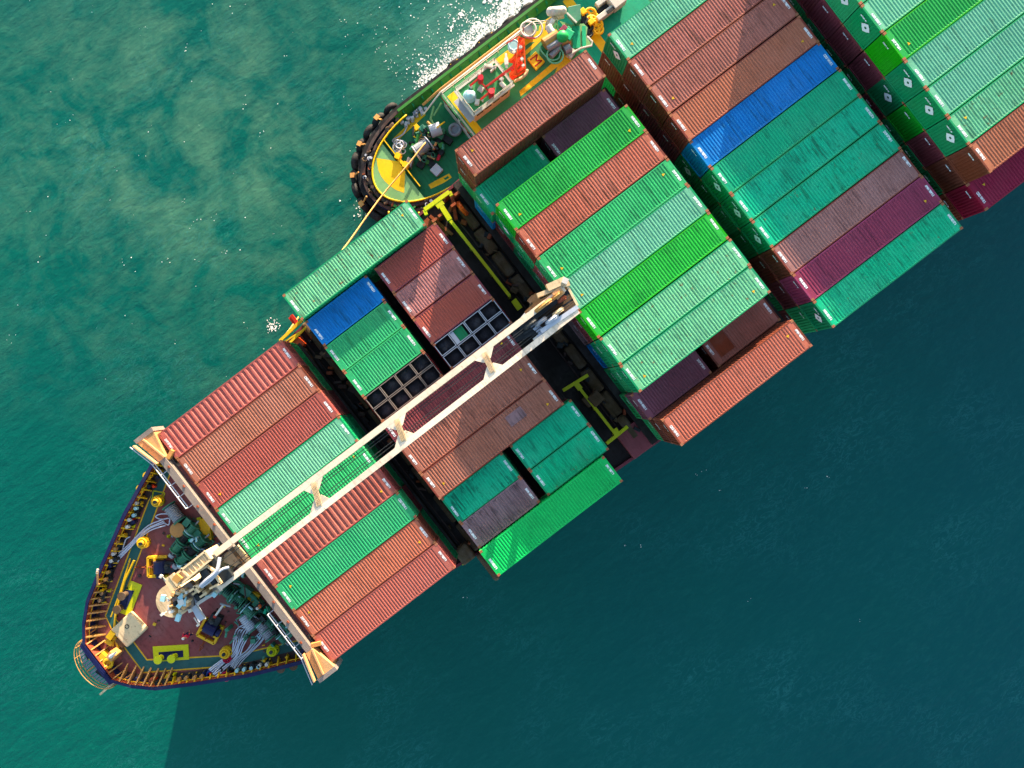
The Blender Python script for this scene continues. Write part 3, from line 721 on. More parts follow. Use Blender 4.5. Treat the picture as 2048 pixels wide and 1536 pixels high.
# things standing on the foredeck -------------------------------------------------
def thing(name, loc, label, cat, group=None, rz=0.0): return tag(empty(name, loc), label, cat, group)
def double_bollard(a, b, mat, lab, grp, r=.3):
    c = lerp(a, b, .5); t = thing('mooring_bollard', (c.x, c.y, FC+.1), lab, 'bollard', grp)
    m = MB(); m.bar(a+Vector((0,0,.16)), b+Vector((0,0,.16)), .5, .1); m.build('base_plate', M['navy'], t)
    for p in (a, b): m = MB(); m.cyl((p.x,p.y,FC+.1), r*.8, .75, 16); m.cyl((p.x,p.y,FC+.85), r*1.15, .12, 16); m.build('post', mat, t)
G = 'double mooring bollards on the foredeck'
double_bollard(F1(310,952), F1(285,1024), M['tan'], 'tan double bollard on the port yellow pad beside the green walkway', G)
double_bollard(F1(507,1297), F1(580,1291), M['lemon'], 'yellow double bollard on the starboard rectangular yellow pad', G)
double_bollard(F1(448,300), F1(412,370), M['yellow'], 'yellow double bollard against the port bulwark near the breakwater beam', G)
double_bollard(F1(1172,1345), F1(1240,1330), M['tan'], 'tan double bollard at the starboard rail near the breakwater beam', G)
def pedestal_roller(p, mat, lab, r=.62):
    t = thing('mooring_roller', (p.x, p.y, FC), lab, 'roller', 'yellow pedestal rollers on the foredeck')
    m = MB(); m.cyl((p.x,p.y,FC), r, .3, 18); m.build('base', mat, t)
    m = MB(); m.torus((p.x,p.y,FC+.62), r*.72, r*.2, n=18, m=8); m.cyl((p.x,p.y,FC+.3), r*.5, .5, 14); m.build('roller', mat, t, smooth=True)
    m = MB(); m.cyl((p.x,p.y,FC+.8), r*.3, .16, 10); m.bar((p.x-r*.9,p.y,FC+.5),(p.x+r*.9,p.y-.2,FC+.5), .1); m.build('cap', M['dark_metal'], t)
for x, y, mt, lab in ((490,442,'yellow','large yellow roller nearest the port end of the breakwater beam'),(412,668,'yellow','yellow roller inboard of the port walkway, under the white rope'),(862,1268,'yellow','yellow roller beside the red rope coil under the white mooring ropes'),(1118,1256,'lemon','open yellow ring roller near the starboard end of the walkway'),(208,1338,'tan_stay','orange roller right behind the stem')):
    pedestal_roller(F1(x, y), M[mt], lab, .5 if y != 1338 else .4)
def winch(c, ang, s, lab, mat='winch_green', nd=3):
    t = thing('mooring_winch', (c.x, c.y, FC), lab, 'winch', 'green mooring winches on the foredeck')
    ca, sa = math.cos(ang), math.sin(ang)
    def W(x, y, z): return Vector((c.x + (x*ca-y*sa)*s, c.y + (x*sa+y*ca)*s, FC + z*s))
    m = MB()
    for y in (-1.7,-.6,.6,1.7): m.bar(W(-.7,y,.1), W(.7,y,.1), .16*s, .2*s); m.bar(W(-.5,y,.1), W(0,y,.95), .12*s); m.bar(W(.5,y,.1), W(0,y,.95), .12*s)
    m.bar(W(-.7,-1.8,.06), W(-.7,1.8,.06), .14*s, .12*s); m.bar(W(.7,-1.8,.06), W(.7,1.8,.06), .14*s, .12*s); m.build('bed_frame', M[mat], t)
    for k, y in enumerate((-1.15, 0, 1.15)[:nd]):
        m = MB(); m.tube([W(0,y-.42,.9), W(0,y+.42,.9)], .34*s, 14)
        for i in range(5): m.torus(W(0, y-.32+i*.16, .9), .36*s, .05*s, (-sa, ca, 0), 14, 5)
        m.build('drum', M['dark_metal'] if k == 1 else M['winch_green'], t)
        for q in (-.46,.46): m = MB(); m.tube([W(0,y+q-.03,.9), W(0,y+q+.03,.9)], .58*s, 16); m.build('flange', M['aqua'] if k == 0 and q > 0 else M[mat], t)
    m = MB(); m.tube([W(0,-2.2,.9), W(0,2.2,.9)], .09*s, 8); m.tube([W(0,2.0,.9), W(0,2.3,.9)], .3*s, 12); m.build('shaft', M['steel_grey'], t)
    m = MB(); m.cbox(W(.85,-1.3,.1), .6*s, .8*s, .8*s, ang); m.cbox(W(.85,.4,.1), .4*s, .5*s, .6*s, ang); m.tube([W(1.0,-.9,.6), W(1.0,.1,.6)], .2*s, 10); m.build('motor', M[mat], t)
    m = MB()
    for i in range(5): m.tube([W(-.55+.25*i,-1.6,.3), W(-.45+.25*i,.1,.5+.1*(i%2)), W(-.5+.2*i,1.6,.3)], .05*s, 5)
    m.build('pipework', M['winch_green'], t)
A0 = math.radians(-20)
winch(F1(650,640), PI/2+.25, .85, 'green winch on the port side behind the white ropes')
winch(F1(690,705), PI/2+.1, .9, 'green winch beside the crane house on its port side')
winch(F1(880,925), .3, 1.0, 'green winch closest to the crane house on the starboard side')
winch(F1(945,985), .2, 1.0, 'large green winch with aqua drum ends amid the starboard row')
winch(F1(1030,1080), .1, .8, 'green winch behind the grey rope boxes to starboard')
winch(F1(1140,1150), .1, .7, 'small green winch nearest the starboard end of the beam')
def windlass(c, ang, lab):
    t = thing('anchor_windlass', (c.x, c.y, FC), lab, 'windlass', 'anchor windlasses on the foredeck')
    ca, sa = math.cos(ang), math.sin(ang)
    def W(x, y, z): return Vector((c.x + x*ca-y*sa, c.y + x*sa+y*ca, FC + z))
    m = MB(); m.bar(W(-.8,-.8,.2), W(.8,-.8,.2), .2, .4); m.bar(W(-.8,.8,.2), W(.8,.8,.2), .2, .4); m.bar(W(-.8,-.8,.2), W(-.8,.8,.2), .2, .4); m.bar(W(-.2,-.8,.3), W(-.2,.8,.3), .14, .5)
    m.build('frame', M['yellow'], t)
    m = MB(); m.tube([W(.3,-.5,.6), W(.3,.5,.6)], .5, 16); m.tube([W(.3,-.9,.6), W(.3,-.6,.6)], .32, 12); m.build('gypsy_wheel', M['navy'], t)
    m = MB(); m.cbox(W(1.1,0,0), .9, .9, .8, ang); m.ball(W(1.0,.1,.95), .22, 10, 6); m.build('gearbox', M['dark_metal'], t)
    m = MB()
    for i in range(7): m.torus(W(-.1-.28*i,0,.32), .13, .05, (0,0,1) if i % 2 else (-sa,ca,0), 8, 5)
    m.build('anchor_chain', M['rust_brown'], t)
    m = MB(); m.tube([W(1.4,.1,.8), W(2.7,-.1,.9)], .09, 8); m.build('brake_handle', M['white_paint'], t); m = MB(); m.tube([W(1.35,.1,.8), W(1.55,.08,.82)], .13, 8); m.build('handle_grip', M['red'], t)
windlass(F1(490,800), math.radians(-36), 'anchor windlass with yellow frame and dark wheel to port of the crane house')
windlass(F1(775,1150), math.radians(25), 'anchor windlass inside the yellow diamond outline to starboard')
# hatch
c = F1(337,1140); t = thing('store_hatch', (c.x, c.y, FC), 'cream square hatch lid standing near the bend of the walkway', 'hatch')
m = MB(); m.cbox(c, 2.25, 2.0, .6, .1); m.build('lid', M['cream'], t, bevel=.12)
m = MB(); m.cbox((c.x-1.25, c.y-.45, FC), .45, .9, .5, .1); m.cbox((c.x-1.3, c.y+.5, FC), .3, .4, .45, .1); m.build('hinge', M['tan'], t, bevel=.04)
m = MB(); m.torus((c.x+.1, c.y+.3, FC+.62), .16, .03); m.build('handwheel', M['dark_metal'], t)
# rope crates
for x, y, a, mt, lab in ((588,505,0.0,'steel_grey','grey rope box beside the coiled white ropes to port'),(992,1095,.3,'pale_grey','pale grey rope box feeding the bright ropes to starboard'),(1085,1140,.35,'steel_grey','grey rope box behind the dull ropes to starboard')):
    c = F1(x, y); t = thing('rope_drum', (c.x, c.y, FC), lab, 'rope drum', 'rope drums on the foredeck')
    m = MB(); m.tube([Vector((c.x, c.y-.7, FC+.6)), Vector((c.x, c.y+.7, FC+.6))], .45, 16)
    for i in range(8): m.torus((c.x, c.y-.6+i*.17, FC+.6), .47, .07, (0,1,0), 16, 5)
    m.build('rope_coil', M[mt], t)
    for q in (-.78, .78): m = MB(); m.tube([Vector((c.x, c.y+q-.04, FC+.6)), Vector((c.x, c.y+q+.04, FC+.6))], .62, 16); m.build('drum_end', M['winch_green'], t)
    m = MB(); m.cbox((c.x,c.y,FC), .6, 1.7, .25); m.build('stand', M['dark_metal'], t)
c = F1(608,595); m = MB(); m.cyl((c.x,c.y,FC), .55, .7, 20); m.cyl((c.x,c.y,FC+.7), .62, .1, 20); tag(m.build('vent_drum', M['tan_stay']), 'tan round vent between the port rope box and the green winch', 'vent')
# ropes
def rope(name, runs, r, mat, lab, grp):
    m = MB()
    for pts in runs: m.tube(curve([Vector(p) for p in pts], 6), r, 6)
    return tag(m.build(name, mat, smooth=True), lab, 'rope', grp)
def bundle(pts, n, spread, jit):
    out = []
    for k in range(n):
        q = []
        for i, p in enumerate(pts):
            d = (pts[min(i+1,len(pts)-1)]-pts[max(i-1,0)]).normalized(); s_ = Vector((-d.y, d.x, 0))
            sp = spread[i] if isinstance(spread, (list, tuple)) else spread
            q.append(p + s_*((k-(n-1)/2)/max(1,n-1)*sp + random.uniform(-jit, jit)) + Vector((0,0,random.uniform(0,.12))))
        out.append(q)
    return out
z_ = 13.12
b1 = bundle([F1(520,560,z_), F1(440,590,z_), F1(380,640,z_), F1(330,690,z_), F1(250,765,z_)], 4, [.5,.4,.35,.3,.5], .05)
b1.append([F1(545,560,z_), F1(550,520,z_), F1(500,515,z_), F1(470,530,z_), F1(500,545,z_), F1(545,540,z_+.1), F1(540,575,z_), F1(510,560,z_)])
b1.append([F1(330,640,z_), F1(310,650,z_), F1(300,670,z_), F1(280,740,z_), F1(262,780,z_)])
rope('mooring_rope', b1, .055, M['rope_white'], 'white mooring ropes crossing the port walkway to the bulwark', 'mooring ropes on the foredeck')
b2 = bundle([F1(985,1120,z_+.4), F1(950,1170,z_), F1(925,1230,z_), F1(900,1290,z_), F1(840,1340,z_), F1(785,1390,z_+.5)], 7, [.4,1.1,.8,.7,.9,1.0], .08)
rope('mooring_rope', b2, .055, M['rope_white'], 'thick bundle of bright white ropes crossing the starboard walkway', 'mooring ropes on the foredeck')
b3 = bundle([F1(1070,1160,z_+.4), F1(1030,1210,z_), F1(980,1270,z_), F1(930,1310,z_), F1(895,1360,z_+.3)], 5, [.4,.7,.45,.5,.5], .06)
rope('mooring_rope', b3, .05, M['pale_grey'], 'greyer rope bundle running beside the bright one to the starboard rail', 'mooring ropes on the foredeck')
def coil(c, r, mat, lab):
    m = MB()
    for k in range(4): m.torus((c.x+random.uniform(-.08,.08), c.y+random.uniform(-.08,.08), c.z+.08+.11*k), r*random.uniform(.7,1), .08, (random.uniform(-.15,.15), random.uniform(-.15,.15), 1), 16, 6)
    m.torus((c.x+r*.5, c.y-r*.4, c.z+.1), r*.6, .07, n=12, m=5); return tag(m.build('rope_coil', mat, smooth=True), lab, 'rope coil', 'rope coils by the rail')
mk('rope_red', (168, 24, 60), rough=.9, dirt=.3, streak=0); mk('rope_blue', (30, 60, 130), rough=.9, dirt=.3, streak=0)
coil(F1(785,1395), .5, M['rope_blue'], 'blue rope coil at the starboard bulwark'); coil(F1(862,1398), .45, M['rope_red'], 'magenta rope coil at the starboard bulwark'); coil(F1(862,1300), .35, M['rope_red'], 'small red coil at the foot of the yellow roller')
coil(F1(335,545), .35, M['orange'], 'orange rope coil at the port bulwark')
# fairleads along the rails
def fairlead(p, ang, mt, lab):
    t = thing('fairlead', (p.x, p.y, FC), lab, 'fairlead', 'fairleads along the bulwarks')
    ca, sa = math.cos(ang), math.sin(ang)
    m = MB(); m.cbox(p, 1.0, .34, .55, ang); m.build('base', M['dark_metal'], t, bevel=.04)
    for q in (-.3, .3): m = MB(); m.cyl((p.x+q*ca, p.y+q*sa, FC+.5), .15, .4, 12); m.build('roller', M[mt], t)
    m = MB(); m.bar((p.x-.55*ca,p.y-.55*sa,FC+.4),(p.x-.55*ca+.3*sa,p.y-.55*sa-.3*ca,FC+.1),.1); m.build('bracket', M['yellow'], t)
for i, (x, y, mt, side) in enumerate(((378,412,'white_paint','port'),(365,478,'aqua','port'),(330,540,'white_paint','port'),(262,660,'tan_stay','port'),(243,725,'white_paint','port'),(212,825,'tan_stay','port'),(180,940,'tan','port'),
        (530,1440,'dark_metal','starboard'),(650,1420,'tan_stay','starboard'),(735,1410,'tan_stay','starboard'),(965,1372,'aqua','starboard'),(1043,1358,'aqua','starboard'),(1088,1345,'white_paint','starboard'))):
    p = F1(x, y); p.y -= .35*(1 if p.y > 0 else -1); nm_ = {'white_paint':'white','aqua':'pale blue','tan_stay':'orange','tan':'tan','dark_metal':'black'}[mt]
    fairlead(p, math.radians(37) if p.y > 0 else math.radians(-28), mt, f"{nm_} topped fairlead, {['foremost','second','third','fourth','fifth','sixth','seventh'][6-i if i < 7 else i-7]} from the stem along the {side} bulwark")
# small yellow marker triangles
for x, y, lab in ((545,636,'beside the port winch'),(352,580,'at the port bulwark by the orange coil'),(222,933,'between the port bulwark and the walkway'),(578,1390,'between the starboard walkway and the rail'),(905,655,'x')):
    if lab == 'x': continue
    p = F1(x, y); m = MB(); m.cyl((p.x,p.y,FC), .22, .45, 3, .06); tag(m.build('marker_cone', M['lemon']), 'small yellow marker cone ' + lab, 'cone', 'marker cones on the foredeck')
# foremast: thin white mast leaning at the stem
a = F1(305,1238,13.5); b_ = F1(222,1298,14.6); t = thing('jackstaff', (b_.x, b_.y, FC), 'white tapered jackstaff at the stem with its base bracket', 'mast')
m = MB(); m.tube([b_, a + Vector((0,0,1.6))], [.16,.06], 10); m.build('pole', M['white_paint'], t); m = MB(); m.cbox((b_.x,b_.y,FC), .6, .6, 1.6, .3); m.build('bracket', M['tan_stay'], t)
a = F1(245,1435,13.6); b_ = F1(165,1505,13.6); m = MB(); m.tube([a, b_], .09, 8); m.tube([a, a-Vector((0,0,.6))], .12, 8); tag(m.build('stem_boom', M['cream'], smooth=True), 'cream pole jutting out over the water from the stem', 'pole')
a = F1(178,890,13.6); b_ = F1(150,830,14.6); t = thing('rail_lamp', (a.x, a.y, FC), 'cream lamp post leaning out over the port bulwark', 'lamp'); m = MB(); m.tube([(a.x,a.y,FC), a+Vector((0,0,.8)), b_], .09, 8); m.build('post', M['tan_stay'], t); m = MB(); m.cbox((b_.x,b_.y,b_.z-.1), .38, .16, .15, .8); m.build('lamp_head', M['white_paint'], t)
# ---------------------------------------------------------------- breakwater beam
t = empty('breakwater_beam', (-24.3, 0, FC)); tag(t, 'long grey cross beam with flared tan ends standing athwart the foredeck', 'beam')
zb = 18.0
def X(px, py): p = P(px, py, zb); return p
p0 = X(318, 905); p1 = X(632, 1325)
xb = (p0.x + p1.x)/2
m = MB(); m.box(xb-.27, xb+.27, -9.4, 9.4, zb-.9, zb); m.build('beam', M['grey_beam'], t)
for sg in (1, -1):
    m = MB(); m.prism([(xb-.32, sg*9.4), (xb+.32, sg*9.4), (xb+.78, sg*11.55), (xb-.78, sg*11.55)], zb-1.5, zb-.004); m.build('flared_end', M['end_tan'], t)
    m = MB(); m.box(xb-.85, xb+.85, min(sg*11.55, sg*11.9), max(sg*11.55, sg*11.9), zb-2.2, zb+.05); m.build('end_plate', M['grey_beam'], t)
    m = MB(); m.bar((xb-.4, sg*9.3, zb+.25), (xb-1.0, sg*11.5, zb+.25), .1, .5); m.bar((xb+.3, sg*9.4, zb+.1), (xb-.2, sg*11.5, zb+.1), .12, .2); m.build('gusset', M['end_tan'], t)
    m = MB(); m.box(xb-.35, xb+.35, sg*9.0-.35, sg*9.0+.35, FC if abs(hb(xb)) > 9.6 else FC, zb-.9); m.build('leg', M['grey_beam'], t)
    m = MB()
    for dz in (0, .5): m.tube([(xb-.75, sg*y, zb-.2+dz) for y in (5.2, 7.4, 9.5)] + [(xb-1.3, sg*11.6, zb-.2+dz)], .045, 6)
    for y in (5.2, 6.3, 7.4, 8.5, 9.5): m.tube([(xb-.75, sg*y, zb-.25), (xb-.75, sg*y, zb+.35)], .04, 5); m.bar((xb-.75, sg*y, zb-.3), (xb-.3, sg*y, zb-.3), .06)
    m.build('guard_rail', M['pale_grey'], t)
    m = MB(); m.bar((xb+.32, sg*9.2, zb-.3), (xb+1.0, sg*9.5, zb-.3), .3, .4); m.build('stay_bracket', M['tan_stay'], t)
m = MB()
for k in range(10): m.cbox((xb+random.uniform(-.15,.15), -8.5+1.9*k, zb), .12, .2, .1)
m.build('lug', M['rust_brown'], t)
# ---------------------------------------------------------------- deck crane
crane = empty('deck_crane', (-25.2, -.1, FC)); tag(crane, 'cream deck crane on the foredeck, its long twin-leg jib laid aft over two bays', 'crane')
def cp(mb, name, mat, **k): return mb.build(name, mat, crane, **k)
zt = 24.2
def LA(px, py, z=zt): return P(px, py, z)
a0, a1 = LA(428,1110), LA(1128,578); b0, b1_ = LA(440,1174), LA(1155,622)
m = MB(); m.bar(a0, a1, .43, .8); cp(m, 'jib_leg', M['jib_cream'])
m = MB(); m.bar(b0, b1_, .43, .8); cp(m, 'jib_leg', M['jib_cream'])
# cross ties with flared gusset plates
for q in (.285, .52, .768):
    A = lerp(a0, a1, q); B = lerp(b0, b1_, q); d = (a1-a0).normalized(); mid = lerp(A, B, .5)
    dn = (B-A).normalized(); wd = (B-A).length/2
    def gp(s_):
        e = A if s_ > 0 else B; dr = dn*s_
        return [e - d*1.15, e - d*.95 + dr*.1, e - d*.38 + dr*wd*.72, e - d*.3 + dr*wd*.8, e + d*.3 + dr*wd*.8, e + d*.38 + dr*wd*.72, e + d*.95 + dr*.1, e + d*1.15]
    for s_ in (1, -1):
        poly = [(p.x, p.y) for p in gp(s_)]
        m = MB(); m.prism(poly, zt+.28, zt+.395); cp(m, 'gusset_plate', M['jib_cream'])
    m = MB(); up_ = Vector((0,0,.3)); m.bar(mid - dn*wd*.82 + up_, mid + dn*wd*.82 + up_, .36, .22)
    for k in range(-2, 3): m.bar(mid - dn*wd*.7 + d*.1*k + up_*1.5, mid + dn*wd*.7 + d*.1*k + up_*1.5, .03)
    cp(m, 'cross_tie', M['cream'])
m = MB()
for off in (-.36, -.22, .2, .36): 
    A = lerp(a0, b0, .5+off*.8) + Vector((0,0,.45)); B = lerp(a1, b1_, .5+off*.6) + Vector((0,0,.35)); m.tube([A, lerp(A, B, .5)-Vector((0,0,.15)), B], .028, 5)
cp(m, 'hoist_wire', M['dark_metal'])
# jib head
def jc(x, y, z=24.3): return P(1000 + .2473*x, 540 + .2473*y, z)
m = MB(); m.bar(jc(380,150), jc(525,85), .5, .9); m.bar(jc(520,90), jc(625,290), .16, .5); m.bar(jc(300,210), jc(560,110), .3, .6); cp(m, 'head_frame', M['cream'])
m = MB(); m.bar(jc(330,500), jc(625,300), .3, .7); m.bar(jc(300,540), jc(490,450), .2, .4); m.bar(jc(180,370), jc(360,520), .5, .3); cp(m, 'head_frame', M['pale_grey'])
m = MB(); m.prism([(jc(x,y).x, jc(x,y).y) for x, y in ((200,330),(290,250),(540,120),(620,230),(610,300),(480,400),(350,530),(240,440))], 23.5, 23.7); cp(m, 'head_plate', M['tan'])
dd = (a1-a0).normalized(); nn_ = Vector((-dd.y, dd.x, 0))
for x, y, r, mt in ((460,210,.5,'tan_stay'),(350,290,.75,'tan_stay'),(250,440,.6,'dark_metal'),(420,400,.55,'pale_grey'),(500,240,.35,'rust_brown'),(330,420,.5,'steel_grey'),(470,340,.45,'cream')):
    p = jc(x, y, 24.35)
    m = MB(); m.tube([p - nn_*.14, p + nn_*.14], r, 18); m.torus(p, r, .07, tuple(nn_), 18, 6); cp(m, 'sheave', M[mt])
m = MB(); m.bar(jc(150,470,24.4), jc(560,170,24.4), .35, .2); m.bar(jc(190,520,24.4), jc(600,230,24.4), .12, .2); m.bar(jc(110,540,24.3), jc(290,460,24.3), .9, .1); cp(m, 'wire_guide', M['dark_metal'])
for x, y, z_2, s1, s2, a_, mt in ((525,90,24.7,.4,.4,.5,'white_paint'),(470,190,24.4,.7,.6,.1,'end_tan'),(290,560,24.2,.35,.3,0,'white_paint'),(250,240,24.4,.5,.3,.2,'tan')): m = MB(); m.cbox(jc(x,y,z_2), s1, s2, .3, a_); cp(m, 'head_fitting', M[mt])
# jib rest under the head
m = MB(); q = jc(330,440,DECK)
for s_ in (-1.2, 1.2): m.box(6.1, 6.5, s_-2.2*0-.2, s_+.2, DECK, 23.3)
m.box(6.0, 6.6, -1.6, 1.6, 23.0, 23.4); cp(m, 'jib_rest', M['tan'])
# foot of the jib
m = MB(); m.prism([(CR(x,y).x, CR(x,y).y) for x, y in ((1130,260),(1310,480),(1180,580),(1110,560),(960,500),(960,380))], 23.4, 23.9); cp(m, 'foot_plate', M['cream'])
m = MB()
for i in range(6): m.bar(CR(1130+22*i,560-14*i,24.0), CR(1190+22*i,530-14*i+0,24.0), .05); m.bar(CR(1010+20*i,320-14*i+20,24.0), CR(1060+20*i,310-14*i,24.0), .05)
m.bar(CR(1130,250,24.2), CR(1325,490,24.2), .14, .4); cp(m, 'ladder_tread', M['tan'])
m = MB()
for x, y, a_, s1, s2, h in ((1060,610,.0,1.1,.9,.6),(900,440,.1,.9,.8,.7),(820,560,0,.7,.55,.5),(700,780,0,.4,.3,.4)): m.cbox(CR(x,y,24.3), s1, s2, h, a_)
cp(m, 'winch_motor', M['dark_metal'], bevel=.05)
# machinery house
def cq(pts, z0, z1, name, mat, **k): return cp(MB().prism([(CR(x,y,z1).x, CR(x,y,z1).y) for x, y in pts], z0, z1), name, mat, **k)
house = cq(((320,640),(765,290),(860,410),(435,770)), 23.0, 25.4, 'machinery_house', M['cream'], bevel=.05)
m = MB(); zz = 25.46
for a_, b2_ in (((430,540),(540,650)),((330,645),(430,755)),((330,645),(765,300)),((430,755),(850,410)),((765,300),(850,410))): m.bar(CR(*a_,zz), CR(*b2_,zz), .13, .14)
for k in range(6): 
    s_ = .3 + k*.12; A = lerp(CR(330,645,zz), CR(765,300,zz), s_); B = lerp(CR(430,755,zz), CR(850,410,zz), s_); m.bar(A, B, .04, .05)
o = m.build('roof_rib', M['cream'], house)
m = MB(); m.cbox(lerp(CR(370,640,25.4), CR(430,690,25.4), .5), .5, .5, .35, .2); m.build('roof_vent', M['tan_stay'], house)
cq(((620,720),(900,560),(1010,720),(800,860),(690,880)), 23.0, 24.0, 'winch_platform', M['end_tan'])
m = MB()
for a_, b2_ in (((700,790),(950,540)),((860,800),(1020,720)),((720,550),(840,480)),((900,560),(1010,730)),((640,760),(720,850)),((760,600),(840,690)),((580,840),(700,750)),((830,490),(950,580))): m.bar(CR(*a_,24.8), CR(*b2_,24.8), .14, .9)
for k in range(16):
    u_, v_ = random.random(), random.random(); A = lerp(lerp(CR(560,860,24), CR(930,520,24), u_), lerp(CR(700,960,24), CR(1080,700,24), u_), v_)
    m.cbox((A.x, A.y, 23.2), random.uniform(.12,.5), random.uniform(.12,.6), random.uniform(.5,1.6), random.choice((0, .1, 1.57)))
cp(m, 'winch_frame', M['cream'])
m = MB()
for k in range(9):
    u_, v_ = random.random(), random.random(); A = lerp(lerp(CR(600,860,24), CR(930,520,24), u_), lerp(CR(700,940,24), CR(1060,690,24), u_), v_)
    m.cbox((A.x, A.y, 23.6), random.uniform(.2,.5), random.uniform(.2,.5), random.uniform(.5,1.1), random.random())
cp(m, 'winch_part', M['dark_metal'])
m = MB(); m.tube([CR(760,640,24.9), CR(850,570,24.9)], .5, 14); m.tube([CR(870,720,24.8), CR(930,680,24.8)], .4, 14); cp(m, 'hoist_drum', M['dark_metal'])
m = MB(); m.tube(curve([CR(700,780,25.2), CR(800,690,25.4), CR(930,570,25.4), CR(975,380,25.2)], 6), .13, 8); m.tube(curve([CR(720,800,25.1), CR(850,700,25.3), CR(990,560,25.3), CR(1100,520,25)], 6), .09, 8); cp(m, 'cable_trunk', M['pale_grey'])
cq(((590,860),(900,700),(960,880),(640,1060)), 22.8, 23.6, 'lower_platform', M['pale_grey'])
# pedestal
pc = CR(470,1000,19)
pcb = CR(560,830,20)
m = MB(); m.cyl((pcb.x, pcb.y, FC), 1.0, 10.0, 28); m.cyl((pcb.x, pcb.y, 22.8), 1.2, .45, 28); cp(m, 'pedestal', M['cream'])
cq(((300,960),(350,870),(430,800),(540,720),(600,760),(590,900),(585,1090),(470,1130),(390,1110)), 23.3, 24.0, 'service_platform', M['grey_beam'], bevel=.05)
for k in range(30):
    A = CR(random.uniform(300,600), random.uniform(820,1130), 24.0); m = MB(); m.cbox(A, random.uniform(.08,.4), random.uniform(.08,.4), random.uniform(.2,.8), random.random()*3); cp(m, 'platform_fitting', M[random.choice(('cream','end_tan','dark_metal','white_paint','grey_beam','tan_stay'))])
cq(((280,970),(340,870),(400,960),(370,1190),(320,1195)), 24.0, 24.25, 'platform_box', M['tan_stay'], bevel=.04)
m = MB(); m.bar(CR(240,660,24), CR(350,830,24), .45, .4); m.bar(CR(300,620,24.1), CR(410,770,24.1), .35, .3); cp(m, 'outrigger', M['cream'])
m = MB(); m.bar(CR(610,1060,23.5), CR(740,1250,23.5), .4, .3); m.bar(CR(590,1090,20.2), CR(690,1290,20.2), .08); m.bar(CR(660,1040,20.2), CR(775,1240,20.2), .08); cp(m, 'outrigger', M['pale_grey'])
m = MB(); m.bar(CR(680,1020,23.5), CR(920,860,24), .22, .5); m.bar(CR(600,890,23), CR(600,1060,22), .12, .3); cp(m, 'stay_bar', M['white_paint'])
for x, y, s1, s2, a_ in ((195,945,.7,.5,.7),(405,1215,.8,.5,.6),(460,930,.7,.7,.2),(500,990,1.0,.35,.9),(430,1040,.7,.5,.2),(910,895,.5,.5,.2),(180,1170,.3,.3,0),(680,1320,.25,.25,0),(165,640,.3,.3,.4)):
    m = MB(); m.cbox(CR(x,y,24.3), s1*.62, s2*.62, .25, a_); m.bar(CR(x,y,24.3), CR(x*.7+460*.3, y*.7+1000*.3, 24.1), .06); cp(m, 'floodlight', M['aqua'] if s1 > .4 else M['white_paint'])
# ---------------------------------------------------------------- person on the foredeck
def person(c, heading, lab, top, leg, lean=0.0, scale=1.0):
    t = empty('person', c); tag(t, lab, 'person', 'people on the two vessels'); t.rotation_euler = (0, 0, heading)
    V = [(0,0,.95),(0,0,1.15),(0,0,1.38),(0,0,1.5),(.02,0,1.62),(.02,0,1.72), (0,.19,1.42),(.08,.25,1.15),(.26,.24,1.0),(.33,.23,.98), (0,-.19,1.42),(.05,-.26,1.14),(.2,-.22,.95),(.27,-.2,.93), (0,.1,.9),(.12,.12,.5),(.05,.13,.08),(.2,.14,.04), (0,-.1,.9),(-.05,-.12,.5),(-.16,-.13,.09),(-.02,-.14,.04)]
    E = [(0,1),(1,2),(2,3),(3,4),(4,5),(2,6),(6,7),(7,8),(8,9),(2,10),(10,11),(11,12),(12,13),(0,14),(14,15),(15,16),(16,17),(0,18),(18,19),(19,20),(20,21)]
    R = [.14,.14,.16,.06,.1,.095,.07,.05,.035,.03,.07,.05,.035,.03,.09,.065,.045,.04,.09,.065,.045,.04]
    me = bpy.data.meshes.new('body'); me.from_pydata([(x*scale, y*scale, z*scale) for x, y, z in V], E, []); me.update()
    o = bpy.data.objects.new('body', me); COL.objects.link(o); o.parent = t
    sk = o.modifiers.new('skin', 'SKIN'); o.modifiers.new('sub', 'SUBSURF').levels = 1
    for i, r in enumerate(R): me.skin_vertices[0].data[i].radius = (r*scale, r*scale)
    me.skin_vertices[0].data[0].use_root = True; me.materials.append(M['skin'])
    def shell_(name, idx, mat, ex):
        mm_ = bpy.data.meshes.new(name); mp_ = {v: i for i, v in enumerate(idx)}
        mm_.from_pydata([tuple(q*scale for q in V[i]) for i in idx], [(mp_[a], mp_[b]) for a, b in E if a in mp_ and b in mp_], []); mm_.update()
        oo = bpy.data.objects.new(name, mm_); COL.objects.link(oo); oo.parent = t; oo.modifiers.new('skin', 'SKIN'); oo.modifiers.new('sub', 'SUBSURF').levels = 1
        for k, i in enumerate(idx): mm_.skin_vertices[0].data[k].radius = (R[i]*ex*scale, R[i]*ex*scale)
        mm_.skin_vertices[0].data[0].use_root = True; mm_.materials.append(mat)
    shell_('jacket', [0,1,2,6,7,8,10,11,12], top, 1.18); shell_('trousers', [0,14,15,16,18,19,20], leg, 1.2)
    m = MB(); m.ball((.0*scale+.02, 0, 1.75*scale), .125*scale, 12, 7, .75); mm_ = m.mesh('hat', M['white_paint']); oo = bpy.data.objects.new('hat', mm_); COL.objects.link(oo); oo.parent = t
p = F1(665,1165); person((p.x, p.y, FC), 1.0, 'person in a red jacket and dark trousers standing beside the starboard windlass', M['cloth_red'], M['cloth_navy'])
p = F1(1062,1003); person((p.x, p.y, FC), 2.0, 'person in orange behind the starboard winches by the yellow pad', M['hi_vis'], M['cloth_navy'])
